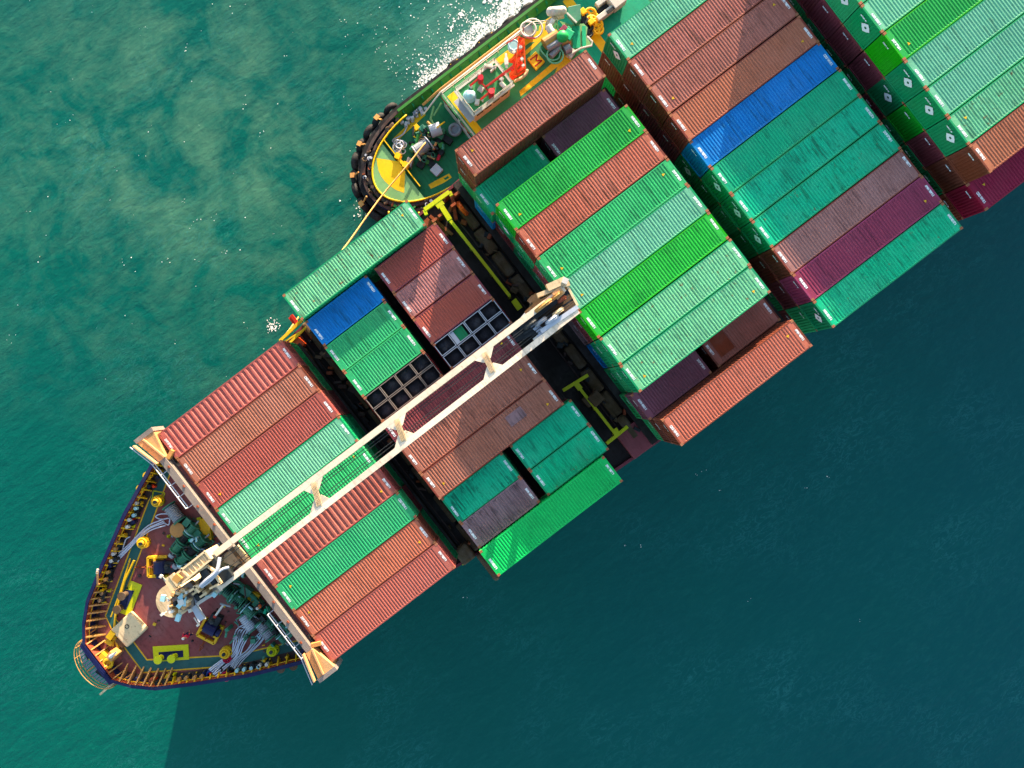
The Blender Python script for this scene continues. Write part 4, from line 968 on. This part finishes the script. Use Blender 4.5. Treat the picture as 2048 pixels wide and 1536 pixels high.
# ---------------------------------------------------------------- tugboat
def Q1(x, y, z=3.0): return P(690 + .1302*x, 230 + .1302*y, z)
def Q2(x, y, z=5.6): return P(980 + .1302*x, .1302*y, z)
def Q3(x, y, z=5.6): return P(860 + .1367*x, 90 + .1367*y, z)
tug = empty('tugboat', (18, 19.8, 0)); tag(tug, 'green and yellow tugboat with black tyre fenders alongside the big ship', 'tugboat')
def tp(mb, name, mat, parent=None, **k): return mb.build(name, mat, parent or tug, **k)
TY = 19.85; TB = 5.05; TX0 = 1.9; TX1 = 35.5; TD = 2.7; TG = 3.9
def thb(x):
    d = x - TX0
    if d <= 0: return 0
    if d < 8.5: return TB*math.sqrt(max(0, 1-((8.5-d)/8.5)**2.3))
    if x > TX1-4: return TB - .9*((x-TX1+4)/4)**2
    return TB
def tout(off, n=26):
    xs = [TX0 + 8.5*(1-math.cos(PI/2*k/n)) for k in range(n+1)] + [14, 20, 26, 31, 33, TX1]
    up = []
    for x in xs:
        d = Vector((1, (thb(x+.05)-thb(max(TX0, x-.05)))/.1, 0)); nrm = Vector((-d.y, 1, 0)).normalized() if x > TX0+.01 else Vector((-1,0,0))
        up.append(Vector((x+nrm.x*off, TY+thb(x)+nrm.y*off, 0)))
    lo = [Vector((p.x, 2*TY-p.y, 0)) for p in reversed(up[1:])]
    return up[::-1] + [Vector((p.x, 2*TY-p.y, 0)) for p in up[1:]]
def strake(o0, o1, z0, z1):
    A = tout(o0); B = tout(o1); n = len(A); m = MB()
    m.add([(p.x,p.y,z0) for p in A] + [(p.x,p.y,z1) for p in A] + [(p.x,p.y,z1) for p in B] + [(p.x,p.y,z0) for p in B],
          [(i, i+1, n+i+1, n+i) for i in range(n-1)] + [(n+i, n+i+1, 2*n+i+1, 2*n+i) for i in range(n-1)] + [(2*n+i, 2*n+i+1, 3*n+i+1, 3*n+i) for i in range(n-1)] + [(n-1, 2*n-1, 3*n-1, 4*n-1), (0, 3*n, 2*n, n)]); return m
tp(strake(.0, -.3, -1, TG), 'hull', M['navy'])
tp(strake(-.02, -.3, TG-.004, TG+.06), 'gunwale', M['rust_dark'])
for _sg in (1, -1):
    MB().box(9.0, TX1-4, TY+_sg*(TB-.16)-.13, TY+_sg*(TB-.16)+.13, TG+.061, TG+.1).build('gunwale_stripe', M['tug_green'], tug)
_A = [p for p in tout(-.305) if p.x > 8]; _B = [p for p in tout(-.68) if p.x > 8]; _n = min(len(_A), len(_B)); _h = _n//2
_A = _A[:_h]; _B = _B[:_h]; _n = _h
tp(MB().add([(p.x,p.y,TG-.02) for p in _A] + [(p.x,p.y,TD+.25) for p in _B], [(i, i+1, _n+i+1, _n+i) for i in range(_n-1)]), 'bulwark_lining', M['tug_green'])
tp(MB().prism([(p.x,p.y) for p in tout(-.29)], TD-.3, TD), 'deck', M['tug_deck'])
tp(strake(.5, .0, 1.6, 3.3), 'fender_belt', M['rubber'])
m = MB()
A = tout(-1.0)
bow = [p for p in A if p.x < 9.5]
m.tube([Vector((p.x, p.y, TG+.16)) for p in bow], .085, 6); tp(m, 'bow_rail', M['tug_yellow'], smooth=True)
m = MB(); m.tube([Vector((p.x, p.y, TG-.1)) for p in tout(-.7) if p.x < 8.3], .24, 6); tp(m, 'rail_cap', M['rust_dark'], smooth=True)
m = MB()
for p in [q for q in tout(-.75) if q.x < 8.5][::3]: m.cbox((p.x, p.y, TG+.05), .4, .3, .12, random.random())
tp(m, 'rail_lug', M['rubber'])
# raised foredeck, its sunlit look painted in as pale green
fd = [p for p in tout(-1.05) if p.x < 8.2]
cut0 = Q1(610,400,3.6); cut1 = Q1(1160,1115,3.6)
poly = [(p.x, p.y) for p in fd if p.x < cut0.x + .0]
tp(MB().prism(poly, TD-.1, TG+.1), 'foredeck', M['tug_light'])
xc = cut0.x
# fan shaped non-slip mark
fan = [Q1(820,720,3.8)] + [Q1(x, y, 3.8) for x, y in ((490,672),(500,760),(520,860),(560,950),(620,1030),(700,1100),(790,1160),(912,1205),(930,880))]
zf = TG+.104
tp(MB().add([(p.x,p.y,zf) for p in fan], [tuple(range(len(fan)-1,-1,-1)) if False else tuple(range(len(fan)))]), 'deck_marking', M['tug_yellow'])
m = MB(); a, b = Q1(600,395,3.6), Q1(1160,1115,3.6); m.bar(a, b, .14, .9); tp(m, 'foredeck_coaming', M['tug_green'])
m = MB(); m.bar(a+Vector((0,0,.5)), b+Vector((0,0,.5)), .09, .09); tp(m, 'coaming_rail', M['tug_yellow'])
m = MB(); m.cbox(Q1(825,665,3.4), .55, .5, .9, .5); m.cbox(Q1(945,800,3.4), .55, .5, .9, .5); m.bar(Q1(825,690,3.9), Q1(945,800,3.9), .3, .5); tp(m, 'towing_fairlead', M['tug_yellow'])
m = MB(); m.cbox(Q1(1000,760,2.7), .9, .6, .8, .6); tp(m, 'fairlead_block', M['steel_grey'], bevel=.05)
# deck edge yellow lines, side decks
def flat(pts, z, mat, name): return tp(MB().add([(p.x,p.y,z) for p in pts], [tuple(range(len(pts)))]), name, mat)
def orient(pts):
    s_ = sum(pts[i].x*pts[(i+1)%len(pts)].y - pts[(i+1)%len(pts)].x*pts[i].y for i in range(len(pts)))
    return pts if s_ > 0 else pts[::-1]
flat(orient([Q1(725,375,2.7),Q1(770,425,2.7),Q1(1240,0,2.7),Q1(1180,-60,2.7)]), TD+.004, M['tug_yellow'], 'deck_marking')
flat(orient([Q1(1280,1070,2.7),Q1(1320,1135,2.7),Q1(1520,1040,2.7),Q1(1640,960,2.7),Q1(1600,900,2.7),Q1(1470,965,2.7)]), TD+.004, M['tug_yellow'], 'deck_marking')
flat(orient([Q1(1515,975,2.7),Q1(1540,1000,2.7),Q1(1600,965,2.7),Q1(1580,935,2.7)]), TD+.008, M['tug_deck'], 'deck_marking')
ringp = [q for q in tout(-.35) if q.x < 9]
for k in range(110):
    q = random.choice(ringp); off = random.uniform(-.5, .75); d_ = (Vector((TX0+8, TY, 0))-q).normalized(); A = q - d_*off; m = MB()
    z0_ = TG if off < .3 else 3.0
    if k % 3: m.cbox((A.x, A.y, z0_-.1), random.uniform(.1,.4), random.uniform(.1,.35), random.uniform(.15,.35), random.random()*3)
    else: m.torus((A.x, A.y, z0_+.05), random.uniform(.12,.25), .06, (random.random()-.5, random.random()-.5, .6), 10, 5)
    tp(m, 'fender_lashing', M[random.choice(('rubber','rubber','rubber','rust_dark','rust_brown','tan','pale_grey','tug_green'))])
# bulwark stays and the grey deck strip outboard
for k in range(22):
    xk = 9.4 + k*1.15; MB().box(xk-.05, xk+.05, TY+TB-.66, TY+TB-.34, TD, TG-.08).build('bulwark_stay', M['dark_green'], tug)
m = MB()
for k in range(26): m.cbox((random.uniform(8.6, 11.5), TY+TB-random.uniform(.9, 1.5), TD), random.uniform(.1,.4), random.uniform(.1,.4), random.uniform(.2,.7), random.random()*3)
tp(m, 'deck_gear', M['pale_grey'])
# tyres
m0 = MB(); m0.torus((0,0,0), .62, .3, (1,0,0), 20, 8); tyre_me = m0.mesh('tyre_fender', M['rubber'])
for p in tyre_me.polygons: p.use_smooth = True
m0 = MB(); m0.cbox((.0,0,.70), .42, .5, .24); m0.bar((-.2,0,.8), (-.9,0,1.5), .12); highlight_y = m0.mesh('tyre_highlight', M['tug_yellow']); highlight_w = m0.mesh('tyre_highlight', M['tan_stay'])  # blocks stand in for highlights on the tyre tops; bar is the chain
ol = tout(.85); acc = 0; last = None; cnt = 0
lens = [0]
for i in range(1, len(ol)): lens.append(lens[-1] + (ol[i]-ol[i-1]).length)
def at_len(s):
    for i in range(1, len(ol)):
        if lens[i] >= s:
            t_ = (s-lens[i-1])/(lens[i]-lens[i-1]); return lerp(ol[i-1], ol[i], t_), (ol[i]-ol[i-1]).normalized()
    return ol[-1], Vector((0,1,0))
mid = lens[len(ol)//2]
for k in range(-7, 8):
    s = mid + k*1.5 + random.uniform(-.12,.12)
    p, d = at_len(s); nrm = Vector((d.y, -d.x, 0)); 
    if (p - Vector((TX0+8, TY, 0))).dot(nrm) < 0: nrm = -nrm
    o = bpy.data.objects.new('tyre_fender', tyre_me); COL.objects.link(o); o.parent = tug; o.location = Vector((p.x, p.y, 2.5)) - tug.location
    o.rotation_euler = (random.uniform(-.1,.1), .25, math.atan2(nrm.y, nrm.x)); sc = random.uniform(.88, 1.1); o.scale = (sc*1.1, sc, sc)
    if k % 2 and k < 2: continue
    c_ = bpy.data.objects.new('tyre_highlight', highlight_y if k > 1 and k % 3 else highlight_w); COL.objects.link(c_); c_.parent = o
for x, y in ((950,245),(905,268),(735,420)):
    p = T2(x, y, 2.4); g = MB(); g.torus((p.x, TY+TB+.6, 2.3), .6, .28, (0,1,0), 18, 8); o = tp(g, 'tyre_fender', M['rubber'], smooth=True)
    g = MB(); g.cbox((p.x, TY+TB+.45, 2.9), .9, .35, .2); g.build('tyre_highlight', M['tug_yellow'], o)  # yellow block in place of a bright tyre top
for k in range(6):
    xk = 23 + k*2.1; g = MB(); g.torus((xk, TY+TB+.6, 2.3), .6, .28, (0,1,0), 18, 8); tp(g, 'tyre_fender', M['rubber'], smooth=True)
# tug bow winch
c = Q1(1250,440,3); wn = MB()
def TW(x, y, z=3.6): return Q1(x, y, z)
m = MB(); m.tube([TW(1100,560), TW(1270,440)], .62, 16); tp(m, 'winch_drum', M['steel_grey'], smooth=False)
m = MB(); m.tube([TW(1310,260,3.9), TW(1470,200,3.9)], .6, 18); m.tube([TW(1090,600,3.7), TW(1105,590,3.7)], .8, 18); m.tube([TW(1290,440,3.7), TW(1300,432,3.7)], .8, 18); tp(m, 'winch_drum', M['pale_grey'])
m = MB()
for x, y, s1, s2, h, a_ in ((1200,250,.6,.5,1.0,.2),(1180,330,.5,.9,.7,.3),(1400,330,.8,.4,.9,.6),(1450,350,.5,.9,.8,.4),(1120,430,.4,.5,.9,.1),(1350,500,.9,.6,.7,.5),(1240,640,.8,.5,.7,.3),(1520,290,.5,.3,.8,.5),(1050,560,.5,.4,1.1,.3)):
    m.cbox(TW(x,y,2.7), s1, s2, h, a_)
tp(m, 'winch_housing', M['winch_green'], bevel=.04)
m = MB()
for x, y, s1, s2, h, a_ in ((1330,620,1.3,.5,.5,.6),(1420,480,1.2,.5,.6,.6),(1180,760,.9,.7,.4,.3),(1550,380,.6,1.4,.5,.3),(1290,720,.6,1.2,.4,.1),(1480,600,.5,.5,.7,.2)): m.cbox(TW(x,y,2.7), s1, s2, h, a_)
for k in range(6): m.torus(TW(1150+60*k, 500+random.uniform(-80,80), 3.3), .3, .08, (random.random(),random.random(),.3), 12, 5)
tp(m, 'winch_gear', M['dark_metal'])
for k in range(34):
    u_ = random.uniform(-1, 1); v_ = random.uniform(-1, 1); A = Q1(1270+190*u_+120*v_, 470-150*u_+190*v_, 2.7); m = MB(); h = random.uniform(.4, 1.3); A.z = TD
    if k % 3 == 0: m.tube([A+Vector((0,0,h)), A+Vector((random.uniform(-.8,.8), random.uniform(-.8,.8), h))], random.uniform(.06,.16), 8)
    elif k % 3 == 1: m.cbox(A, random.uniform(.15,.5), random.uniform(.15,.5), h, random.random()*3)
    else: m.torus(A+Vector((0,0,h)), random.uniform(.15,.35), .05, (random.random()-.5, random.random()-.5, .5), 12, 5)
    tp(m, 'winch_fitting', M[random.choice(('winch_green','winch_green','dark_metal','dark_metal','tug_green','brass','tan_stay'))])
m = MB(); m.cbox(TW(1450,640,3), .9, .3, .3, .5); tp(m, 'brake_cylinder', M['red'], bevel=.05)
m = MB(); m.cbox(TW(1110,230,2.7), .5, .5, .9, .1); m.torus(TW(1110,290,3.4), .4, .07); m.torus(TW(1470,150,4.4), .45, .07, (0,1,.3)); tp(m, 'warping_head', M['tug_yellow'])
m = MB(); m.torus(TW(1690,225,3.2), .5, .18); m.cyl(TW(1690,225,2.7), .5, .5, 16); tp(m, 'cable_reel', M['steel_grey'])
m = MB(); m.cbox(TW(1410,860,2.7), .95, .95, .45, .15); tp(m, 'deck_locker', M['pale_grey'], bevel=.08)
m = MB()
for k in range(14): m.torus(Vector(TW(840+random.uniform(-70,70), 520+random.uniform(-90,90), 2.9+.06*k)), random.uniform(.2,.5), .06, (random.uniform(-.5,.5),random.uniform(-.5,.5),1), 12, 5)
tp(m, 'rope_heap', M['rope_white'], smooth=True)
m = MB(); m.tube(curve([TW(760,440,2.9), TW(735,385,2.9), TW(870,310,2.9), TW(930,230,2.9), TW(1010,20,2.9)], 6), .07, 6); tp(m, 'deck_line', M['rope_white'], smooth=True)
# 01 deck (house roof) outline from survey
D1 = 5.6
h0, h1 = Q3(185,745,D1), Q3(620,1310,D1)     # forward corners
xf = (h0.x+h1.x)/2; yp = h0.y; ys = 2*TY - yp if False else h1.y - 1.2
XE = 25.5
hp = [(xf, ys), (xf, yp), (XE-2, yp), (XE, yp-1.2), (XE, ys+1.2), (XE-2, ys)]
hp = hp[::-1]
tp(MB().prism(hp, TD, D1-.1), 'deckhouse', M['white_paint'])
def inset(q, d):
    cx = sum(p[0] for p in q)/len(q); cy = sum(p[1] for p in q)/len(q)
    return [(p[0] + (d if p[0] < cx else -d), p[1] + (d if p[1] < cy else -d)) for p in q]
tp(MB().prism([(x + (.12 if x > 15 else -.12), y + (.12 if y > TY else -.12)) for x, y in hp], D1-.098, D1), 'upper_deck', M['roof_green'])
tp(MB().prism(inset(hp, .30), D1+.001, D1+.008), 'deck_stripe', M['tug_yellow'])
tp(MB().prism(inset(hp, 1.0), D1+.004, D1+.02), 'deck_walkway', M['roof_green'])
# small windows / red marks on the forward face
for yy in (yp-1.2, ys+1.5):
    tp(MB().box(xf-.06, xf-.0, yy-.5, yy+.5, D1-1.2, D1-.5), 'window', M['glass'])
    tp(MB().box(xf-.15, xf-.12, yy-.9+.9, yy+.35+.9, D1-.3, D1-.05), 'nameboard', M['red'])
for k in range(5): tp(MB().box(xf-.04, xf, ys+2.6+k*.9, ys+3.1+k*.9, D1-1.3, D1-.6), 'window', M['glass'])
# upper rail
def railing(pts, z, h, mat, name='railing', closed=False, parent=None):
    m = MB(); n = len(pts)
    for dz in (h, h*.55): m.tube([(p[0],p[1],z+dz) for p in pts], .04, 5, closed)
    for i in range(n if closed else n-1):
        a = Vector((pts[i][0],pts[i][1],z)); b = Vector((pts[(i+1)%n][0],pts[(i+1)%n][1],z)); q = max(1, int((b-a).length/1.2))
        for k in range(q+1): p = lerp(a, b, k/q); m.tube([p, p+Vector((0,0,h))], .035, 5)
    return tp(m, name, mat)
railing([(xf-.05, ys), (xf-.05, yp+.05), (XE-2, yp+.05), (XE, yp-1.2)], D1, 1.0, M['white_paint'])
# handrail pipes along port side of the hull (tan and white)
m = MB(); m.tube([(xf-1.8, yp+.9, 4.3), (xf+.2, yp+.75, 5.2), (XE-3, yp+.75, 5.2), (XE, yp-.6, 4.6)], .13, 8); tp(m, 'grab_pipe', M['tan_stay'], smooth=True)
m = MB(); m.tube([(xf-2.2, yp+.3, 3.9), (xf+.1, yp+.5, 5.3), (XE-3, yp+.5, 5.3)], .08, 8); tp(m, 'grab_pipe', M['white_paint'], smooth=True)
m = MB(); m.tube([T2(600,680,3.2), T2(580,760,3.2), T2(600,800,3.2)], .12, 6); m.tube([T2(650,660,3.6), T2(600,740,3.2)], .1, 6); tp(m, 'vent_pipe', M['tug_light'])
# wheelhouse
WH = 8.3
w0, w1, w2, w3 = Q3(350,695,WH), Q3(655,1035,WH), Q3(1225,590,WH), Q3(950,225,WH)
wx0 = (w0.x+w1.x)/2; wx1 = (w2.x+w3.x)/2; wy0 = (w1.y+w2.y)/2; wy1 = (w0.y+w3.y)/2
wb = tp(MB().box(wx0+.25, wx1-.2, wy0+.25, wy1-.25, D1, WH-.15), 'wheelhouse', M['cream'], bevel=.05)
tp(MB().box(wx0, wx1, wy0, wy1, WH-.148, WH), 'wheelhouse_roof', M['roof_green'])
m = MB(); e = .14
m.box(wx0-.05, wx1+.05, wy0-.05, wy0+e, WH-.15, WH+.07); m.box(wx0-.05, wx1+.05, wy1-e, wy1+.05, WH-.15, WH+.07); m.box(wx0-.05, wx0+e, wy0+e, wy1-e, WH-.15, WH+.07); m.box(wx1-e, wx1+.05, wy0+e, wy1-e, WH-.15, WH+.07); tp(m, 'roof_edge', M['white_paint'])
n = 4; L_ = (wx1-wx0-.8)/n
for k in range(n): 
    x0 = wx0+.4+k*L_
    MB().box(x0+.12, x0+L_-.12, wy0+.2, wy0+.246, D1+1.35, D1+2.25).build('window', M['glass'], tug); MB().box(x0+.12, x0+L_-.12, wy1-.246, wy1-.2, D1+1.35, D1+2.25).build('window', M['glass'], tug)
L_ = (wy1-wy0-.7)/4
for k in range(4):
    y0 = wy0+.35+k*L_; MB().box(wx0+.2, wx0+.246, y0+.1, y0+L_-.1, D1+1.35, D1+2.25).build('window', M['glass'], tug)
tp(MB().box(wx0-.35, wx0+.25, wy0+.2, wy1-.2, D1+1.1, D1+1.25), 'window_sill', M['pale_grey'])
railing([(wx0+.1, wy0+.05), (wx1-.1, wy0+.05), (wx1-.1, wy1-.05), (wx0+.1, wy1-.05)], WH+.15, .7, M['white_paint'], closed=True, name='roof_rail')
# things on the wheelhouse roof
def R3(x, y, z=9.0): return Q3(x, y, z)
m = MB(); m.bar(R3(740,800,9.2), R3(945,630,9.2), .16); m.bar(R3(585,600,9.2), R3(770,440,9.2), .16); m.bar(R3(770,570,9.2), R3(850,670,9.2), .13); m.bar(R3(820,610,9.3), R3(1210,310,9.3), .14)
tp(m, 'pipe_rack', M['red'])
m = MB(); m.tube([R3(740,540,8.6), R3(740,470,9.6)], .26, 12); m.tube([R3(900,760,8.6), R3(900,670,9.6)], .28, 12); tp(m, 'fire_monitor', M['red'], smooth=False)
p = R3(580,760,8.3); m = MB(); m.cyl((p.x,p.y,8.3), .6, .2, 20); m.ball((p.x,p.y,8.55), .5, 14, 8, .6); tp(m, 'radar_dome', M['aqua'], smooth=True)
m = MB()
for x, y, s1, s2, a_ in ((745,660,.45,.5,.3),(690,850,.5,.4,.8),(880,330,.25,1.1,.7),(930,360,.8,.15,.2),(1035,510,.3,.5,.4),(1065,600,.35,.6,.1),(600,620,.25,.3,0),(760,820,.15,.3,.5),(725,425,.4,.3,.5)): m = MB(); m.cbox(R3(x,y,8.3), s1, s2, .35, a_); tp(m, 'roof_fitting', M['white_paint'], bevel=.03)
# orange mast tower
def R2(x, y, z=7.0): return Q2(x, y, z)
def slab(pts, z0, z1, mat, name, f=Q2, **k): return tp(MB().prism([(f(x,y,z1).x, f(x,y,z1).y) for x, y in pts], z0, z1), name, mat, **k)
slab(((440,560),(520,580),(530,760),(500,860),(500,960),(560,1080),(350,1220),(300,1180),(330,1040),(360,960),(280,940),(360,860),(430,750),(400,640)), 6.0, 6.25, M['orange'], 'mast_platform')
m = MB()
for x, y in ((450,600),(510,700),(470,860),(380,1140),(520,1080),(400,1000)): m.bar(R2(x,y,5.6), R2(x+10,y-10,8.2), .16)
for k in range(6): m.bar(R2(400+15*k,1160-100*k,7.6), R2(540-6*k,1060-90*k,7.6), .12, .3)
m.bar(R2(380,1160,7.8), R2(450,560,8.0), .14, .3); m.bar(R2(540,1060,7.8), R2(520,600,8.0), .14, .3); m.bar(R2(300,940,7.4), R2(470,840,7.6), .2, .35); m.bar(R2(300,1150,7.2), R2(420,1100,7.4), .3, .3)
tp(m, 'mast_frame', M['orange'])
m = MB(); m.bar(R2(0,1300,8.6), R2(360,1040,8.6), .1); m.bar(R2(250,670,8.4), R2(430,560,8.4), .08); m.bar(R2(560,580,8.4), R2(690,590,8.4), .07); m.bar(R2(510,500,8.4), R2(515,420,8.6), .08); tp(m, 'yard', M['red'])
m = MB(); m.bar(R2(245,820,8.4), R2(255,1040,8.4), .2, .1); m.cbox(R2(250,950,8.3), .6, .35, .2, 1); m.cbox(R2(370,810,8), .25, .25, .3); m.cbox(R2(470,740,8), .25, .25, .3); m.cbox(R2(490,920,8), .25, .25, .3); m.cbox(R2(510,1020,8), .25, .2, .3); tp(m, 'radar_scanner', M['white_paint'])
p = R2(365,680,7); m = MB(); m.cyl((p.x,p.y,6.2), .55, .4, 18); m.torus((p.x,p.y,6.8), .45, .1); tp(m, 'searchlight', M['aqua'])
p = R2(585,470,6); m = MB(); m.cyl((p.x,p.y,D1), .62, .6, 18, .5); m.torus((p.x,p.y,6.3), .7, .1); m.torus(R2(655,440,6.2), .9, .09, n=20); tp(m, 'life_ring', M['white_paint'], smooth=True)
m = MB(); m.tube(curve([R2(370,1250,6.4), R2(480,1200,6.4), R2(555,1130,6.4), R2(570,1070,6.4)], 5), .14, 8); tp(m, 'vent_hose', M['cream'], smooth=True)
# green inner decks, yellow curbs
slab(((470,1480),(1140,940),(960,965),(450,1400)), D1+.022, D1+.03, M['tug_yellow'], 'deck_marking')
slab(((0,950),(320,830),(520,800),(720,620),(760,400),(860,300),(960,240),(930,300),(850,420),(790,620),(560,840),(380,900),(0,1000)), D1+.022, D1+.03, M['tug_yellow'], 'deck_marking')
# panel with the letter
pq = [Q2(x, y, 5.9) for x, y in ((570,900),(705,785),(845,940),(710,1080))]
pn = tp(MB().prism([(p.x,p.y) for p in pq], D1+.03, D1+.3), 'roof_panel', M['tug_yellow'], bevel=.04)
c = sum((p for p in pq), Vector())/4; m = MB()
gl = [(-.36,-.42),(-.36,.42),(0,-.02),(.36,.42),(.36,-.42)]
for (ax_, ay_), (bx_, by_) in zip(gl, gl[1:]): m.bar((c.x+ay_, c.y-ax_, D1+.31), (c.x+by_, c.y-bx_, D1+.31), .13, .02)
m.build('letter', M['red'], pn)
# engine top with silencers
slab(((770,720),(900,560),(1200,700),(1010,940),(960,930)), D1+.03, D1+.35, M['dark_green'], 'engine_casing')
m = MB(); m.tube([R2(830,680,6.6), R2(1040,540,6.6)], .55, 16); m.tube([R2(1090,660,6.4), R2(1230,620,6.4)], .4, 14); tp(m, 'exhaust_silencer', M['brass'], smooth=False)
m = MB(); m.tube([R2(880,750,6.7), R2(1100,620,6.8)], .32, 12); m.tube([R2(930,870,6.4), R2(1070,720,6.4)], .3, 12); m.tube([R2(1140,780,6.3), R2(1230,730,6.3)], .45, 12); tp(m, 'exhaust_silencer', M['steel_grey'])
m = MB(); m.ball(R2(1115,560,7.2), .55, 16, 10, .8); tp(m, 'vent_dome', M['bright_green'], smooth=True)
m = MB(); m.cbox(R2(1120,465,6.6), .8, .5, .3, .2); tp(m, 'flag_box', M['plum'], bevel=.05)
m = MB(); m.cbox(R2(1200,560,6.4), .9, .8, .5, .4); m.cbox(R2(1190,500,6.2), .6, .5, .6, .1); tp(m, 'vent_cowl', M['deep_teal'], bevel=.05)
m = MB(); m.torus(R2(1000,850,6.6), .75, .08, n=20); m.tube(curve([R2(770,720,6.6), R2(800,800,6.6), R2(930,920,6.6), R2(1050,900,6.6), R2(1080,800,6.6)], 6), .07, 6); tp(m, 'guard_rail', M['mint'], smooth=True)
slab(((1070,320),(1240,380),(1440,360),(1500,420),(1480,560),(1560,680),(1400,740),(1270,820),(1240,640),(1180,460)), D1+.03, D1+.1, M['tug_light'], 'aft_house_roof')
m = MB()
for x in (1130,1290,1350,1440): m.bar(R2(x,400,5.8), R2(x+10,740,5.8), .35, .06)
tp(m, 'roof_shade_bar', M['deep_teal'])  # solid teal bars stand in for shadowed gaps in the roof
slab(((1200,100),(1390,60),(1400,290),(1330,350),(1190,200)), D1+.03, D1+.8, M['winch_green'], 'towing_house', bevel=.05)
m = MB(); m.bar(R2(1180,200,6.6), R2(1330,350,6.6), .14, .2); m.tube([R2(1210,860,6.2), R2(1290,800,6.2), R2(1400,740,6.2), R2(1560,700,6.2), R2(1570,640,6.2), R2(1490,560,6.2)], .1, 6); m.cbox(R2(1240,840,5.7), .8, .6, .5, .3); tp(m, 'roof_edge', M['white_paint'])
m = MB(); m.tube([R2(930,180,6.6), R2(1110,165,6.6)], .42, 14); m.ball(R2(930,180,6.6), .42, 12, 8); m.ball(R2(1110,165,6.6), .42, 12, 8); tp(m, 'liferaft', M['white_paint'], smooth=True)
m = MB(); m.tube(curve([R2(890,420,6.4), R2(900,350,6.4), R2(980,290,6.4), R2(1130,240,6.4)], 6), .25, 8); tp(m, 'boat_cradle', M['cream'], smooth=True)
m = MB(); m.tube(curve([R2(900,400,6.6), R2(930,470,6.6), R2(980,520,6.6)], 6), .34, 10); m.cbox(R2(940,380,6.3), .7, .4, .5, .4); tp(m, 'rescue_boat', M['white_paint'], smooth=True)
# aft deck
tp(MB().prism([(25.6, TY-3.6),(35.0, TY-3.6),(35.0, TY+3.6),(25.6, TY+3.6)], TD+.004, TD+.01), 'aft_deck_panel', M['deep_teal'])
m = MB(); m.box(28.3, 29.2, TY-4.4, TY+4.0, TD+.012, TD+.02); tp(m, 'deck_marking', M['tug_yellow'])
m = MB()
for x, y in ((1480,230),(1540,220),(1590,250),(1560,330),(1620,280),(1610,420),(1650,380),(1660,450),(1620,460)): m.torus(Q2(x,y,3.4), random.uniform(.35,.6), .13, (random.uniform(-.2,.2),random.uniform(-.2,.2),1), 14, 6)
tp(m, 'tow_rope_heap', M['tug_yellow'], smooth=True)
m = MB()
for x, y in ((1420,260),(1440,330),(1500,380),(1530,430),(1510,520),(1350,200),(1390,240)): m.torus(Q2(x,y,3.6), random.uniform(.25,.4), .14, (random.random()-.5,random.random()-.5,1), 12, 6)
m.bar(Q2(1380,200,3.6), Q2(1520,540,3.6), .35, .4); tp(m, 'tow_chain', M['dark_metal'], smooth=False)
m = MB(); m.cbox(Q2(1420,220,3.4), .5, .6, .7); m.cbox(Q2(1550,370,3.4), .6, .5, .6); tp(m, 'tow_hook', M['tug_yellow'], bevel=.05)
m = MB(); m.cbox(Q2(1850,180,3.0), 3.4, .5, .8, .0); m.cbox(Q2(1930,60,3.0), 1.4, 1.3, 1.0, .0); m.cbox(Q2(1700,60,3.0), 1.2, .5, .6); tp(m, 'stern_locker', M['white_paint'], bevel=.06)
m = MB(); m.cbox(Q2(1850,160,3.85), .8, .3, .1, .0); m.cbox(Q2(1800,90,2.75), 4, .35, .4, .0); tp(m, 'stern_roller', M['dark_metal'])
# towing line from the tug winch over its bow to the ship
pts = [Q1(1240,420,4.3), Q1(945,790,4.6), Q1(600,1200,4.4), Q1(360,1520,5.2), P(695,487,6.4), P(640,558,8.6), P(600,630,10.4), P(555,690,11.8), P(549,698,12.0)]
m = MB(); m.tube(curve(pts, 8), .075, 8); tag(m.build('towing_line', M['rope_tan'], smooth=True), 'tan towing line stretched from the tug bow winch to the ship side', 'rope')
# ---------------------------------------------------------------- camera, sun, sky
cam = bpy.data.cameras.new('camera'); co = bpy.data.objects.new('camera', cam); COL.objects.link(co)
co.location = (0, -2.25, CAM_H); co.rotation_euler = (0, 0, math.radians(-37.5))
cam.sensor_width = 36; cam.lens = 36*F/2048; cam.shift_x = 34/2048; cam.shift_y = 17/2048; cam.clip_end = 4000
S.camera = co
EL = math.radians(9); az = Vector((.7345, .678, 0)).normalized()
sd = bpy.data.lights.new('sun', 'SUN'); sd.energy = 5.0; sd.angle = math.radians(.5); sd.color = (1, .80, .58)
so = bpy.data.objects.new('sun', sd); COL.objects.link(so)
dirv = Vector((az.x*math.cos(EL), az.y*math.cos(EL), math.sin(EL))); so.rotation_euler = dirv.to_track_quat('Z', 'Y').to_euler(); so.location = (0, 0, 60)
W = bpy.data.worlds.new('World'); S.world = W; W.use_nodes = True; t = W.node_tree; bg = t.nodes['Background']
sky = t.nodes.new('ShaderNodeTexSky'); sky.sky_type = 'NISHITA'; sky.sun_disc = False; sky.sun_elevation = EL; sky.sun_rotation = math.atan2(az.x, az.y)
sky.air_density = 1.0; sky.dust_density = 1.5; sky.ozone_density = 1.0
t.links.new(sky.outputs[0], bg.inputs[0]); bg.inputs[1].default_value = .15
S.view_settings.view_transform = 'Standard'; S.view_settings.look = 'None'; S.view_settings.gamma = 1; S.view_settings.use_curve_mapping = False
S.view_settings.exposure = 2.0
S.render.engine = 'CYCLES'
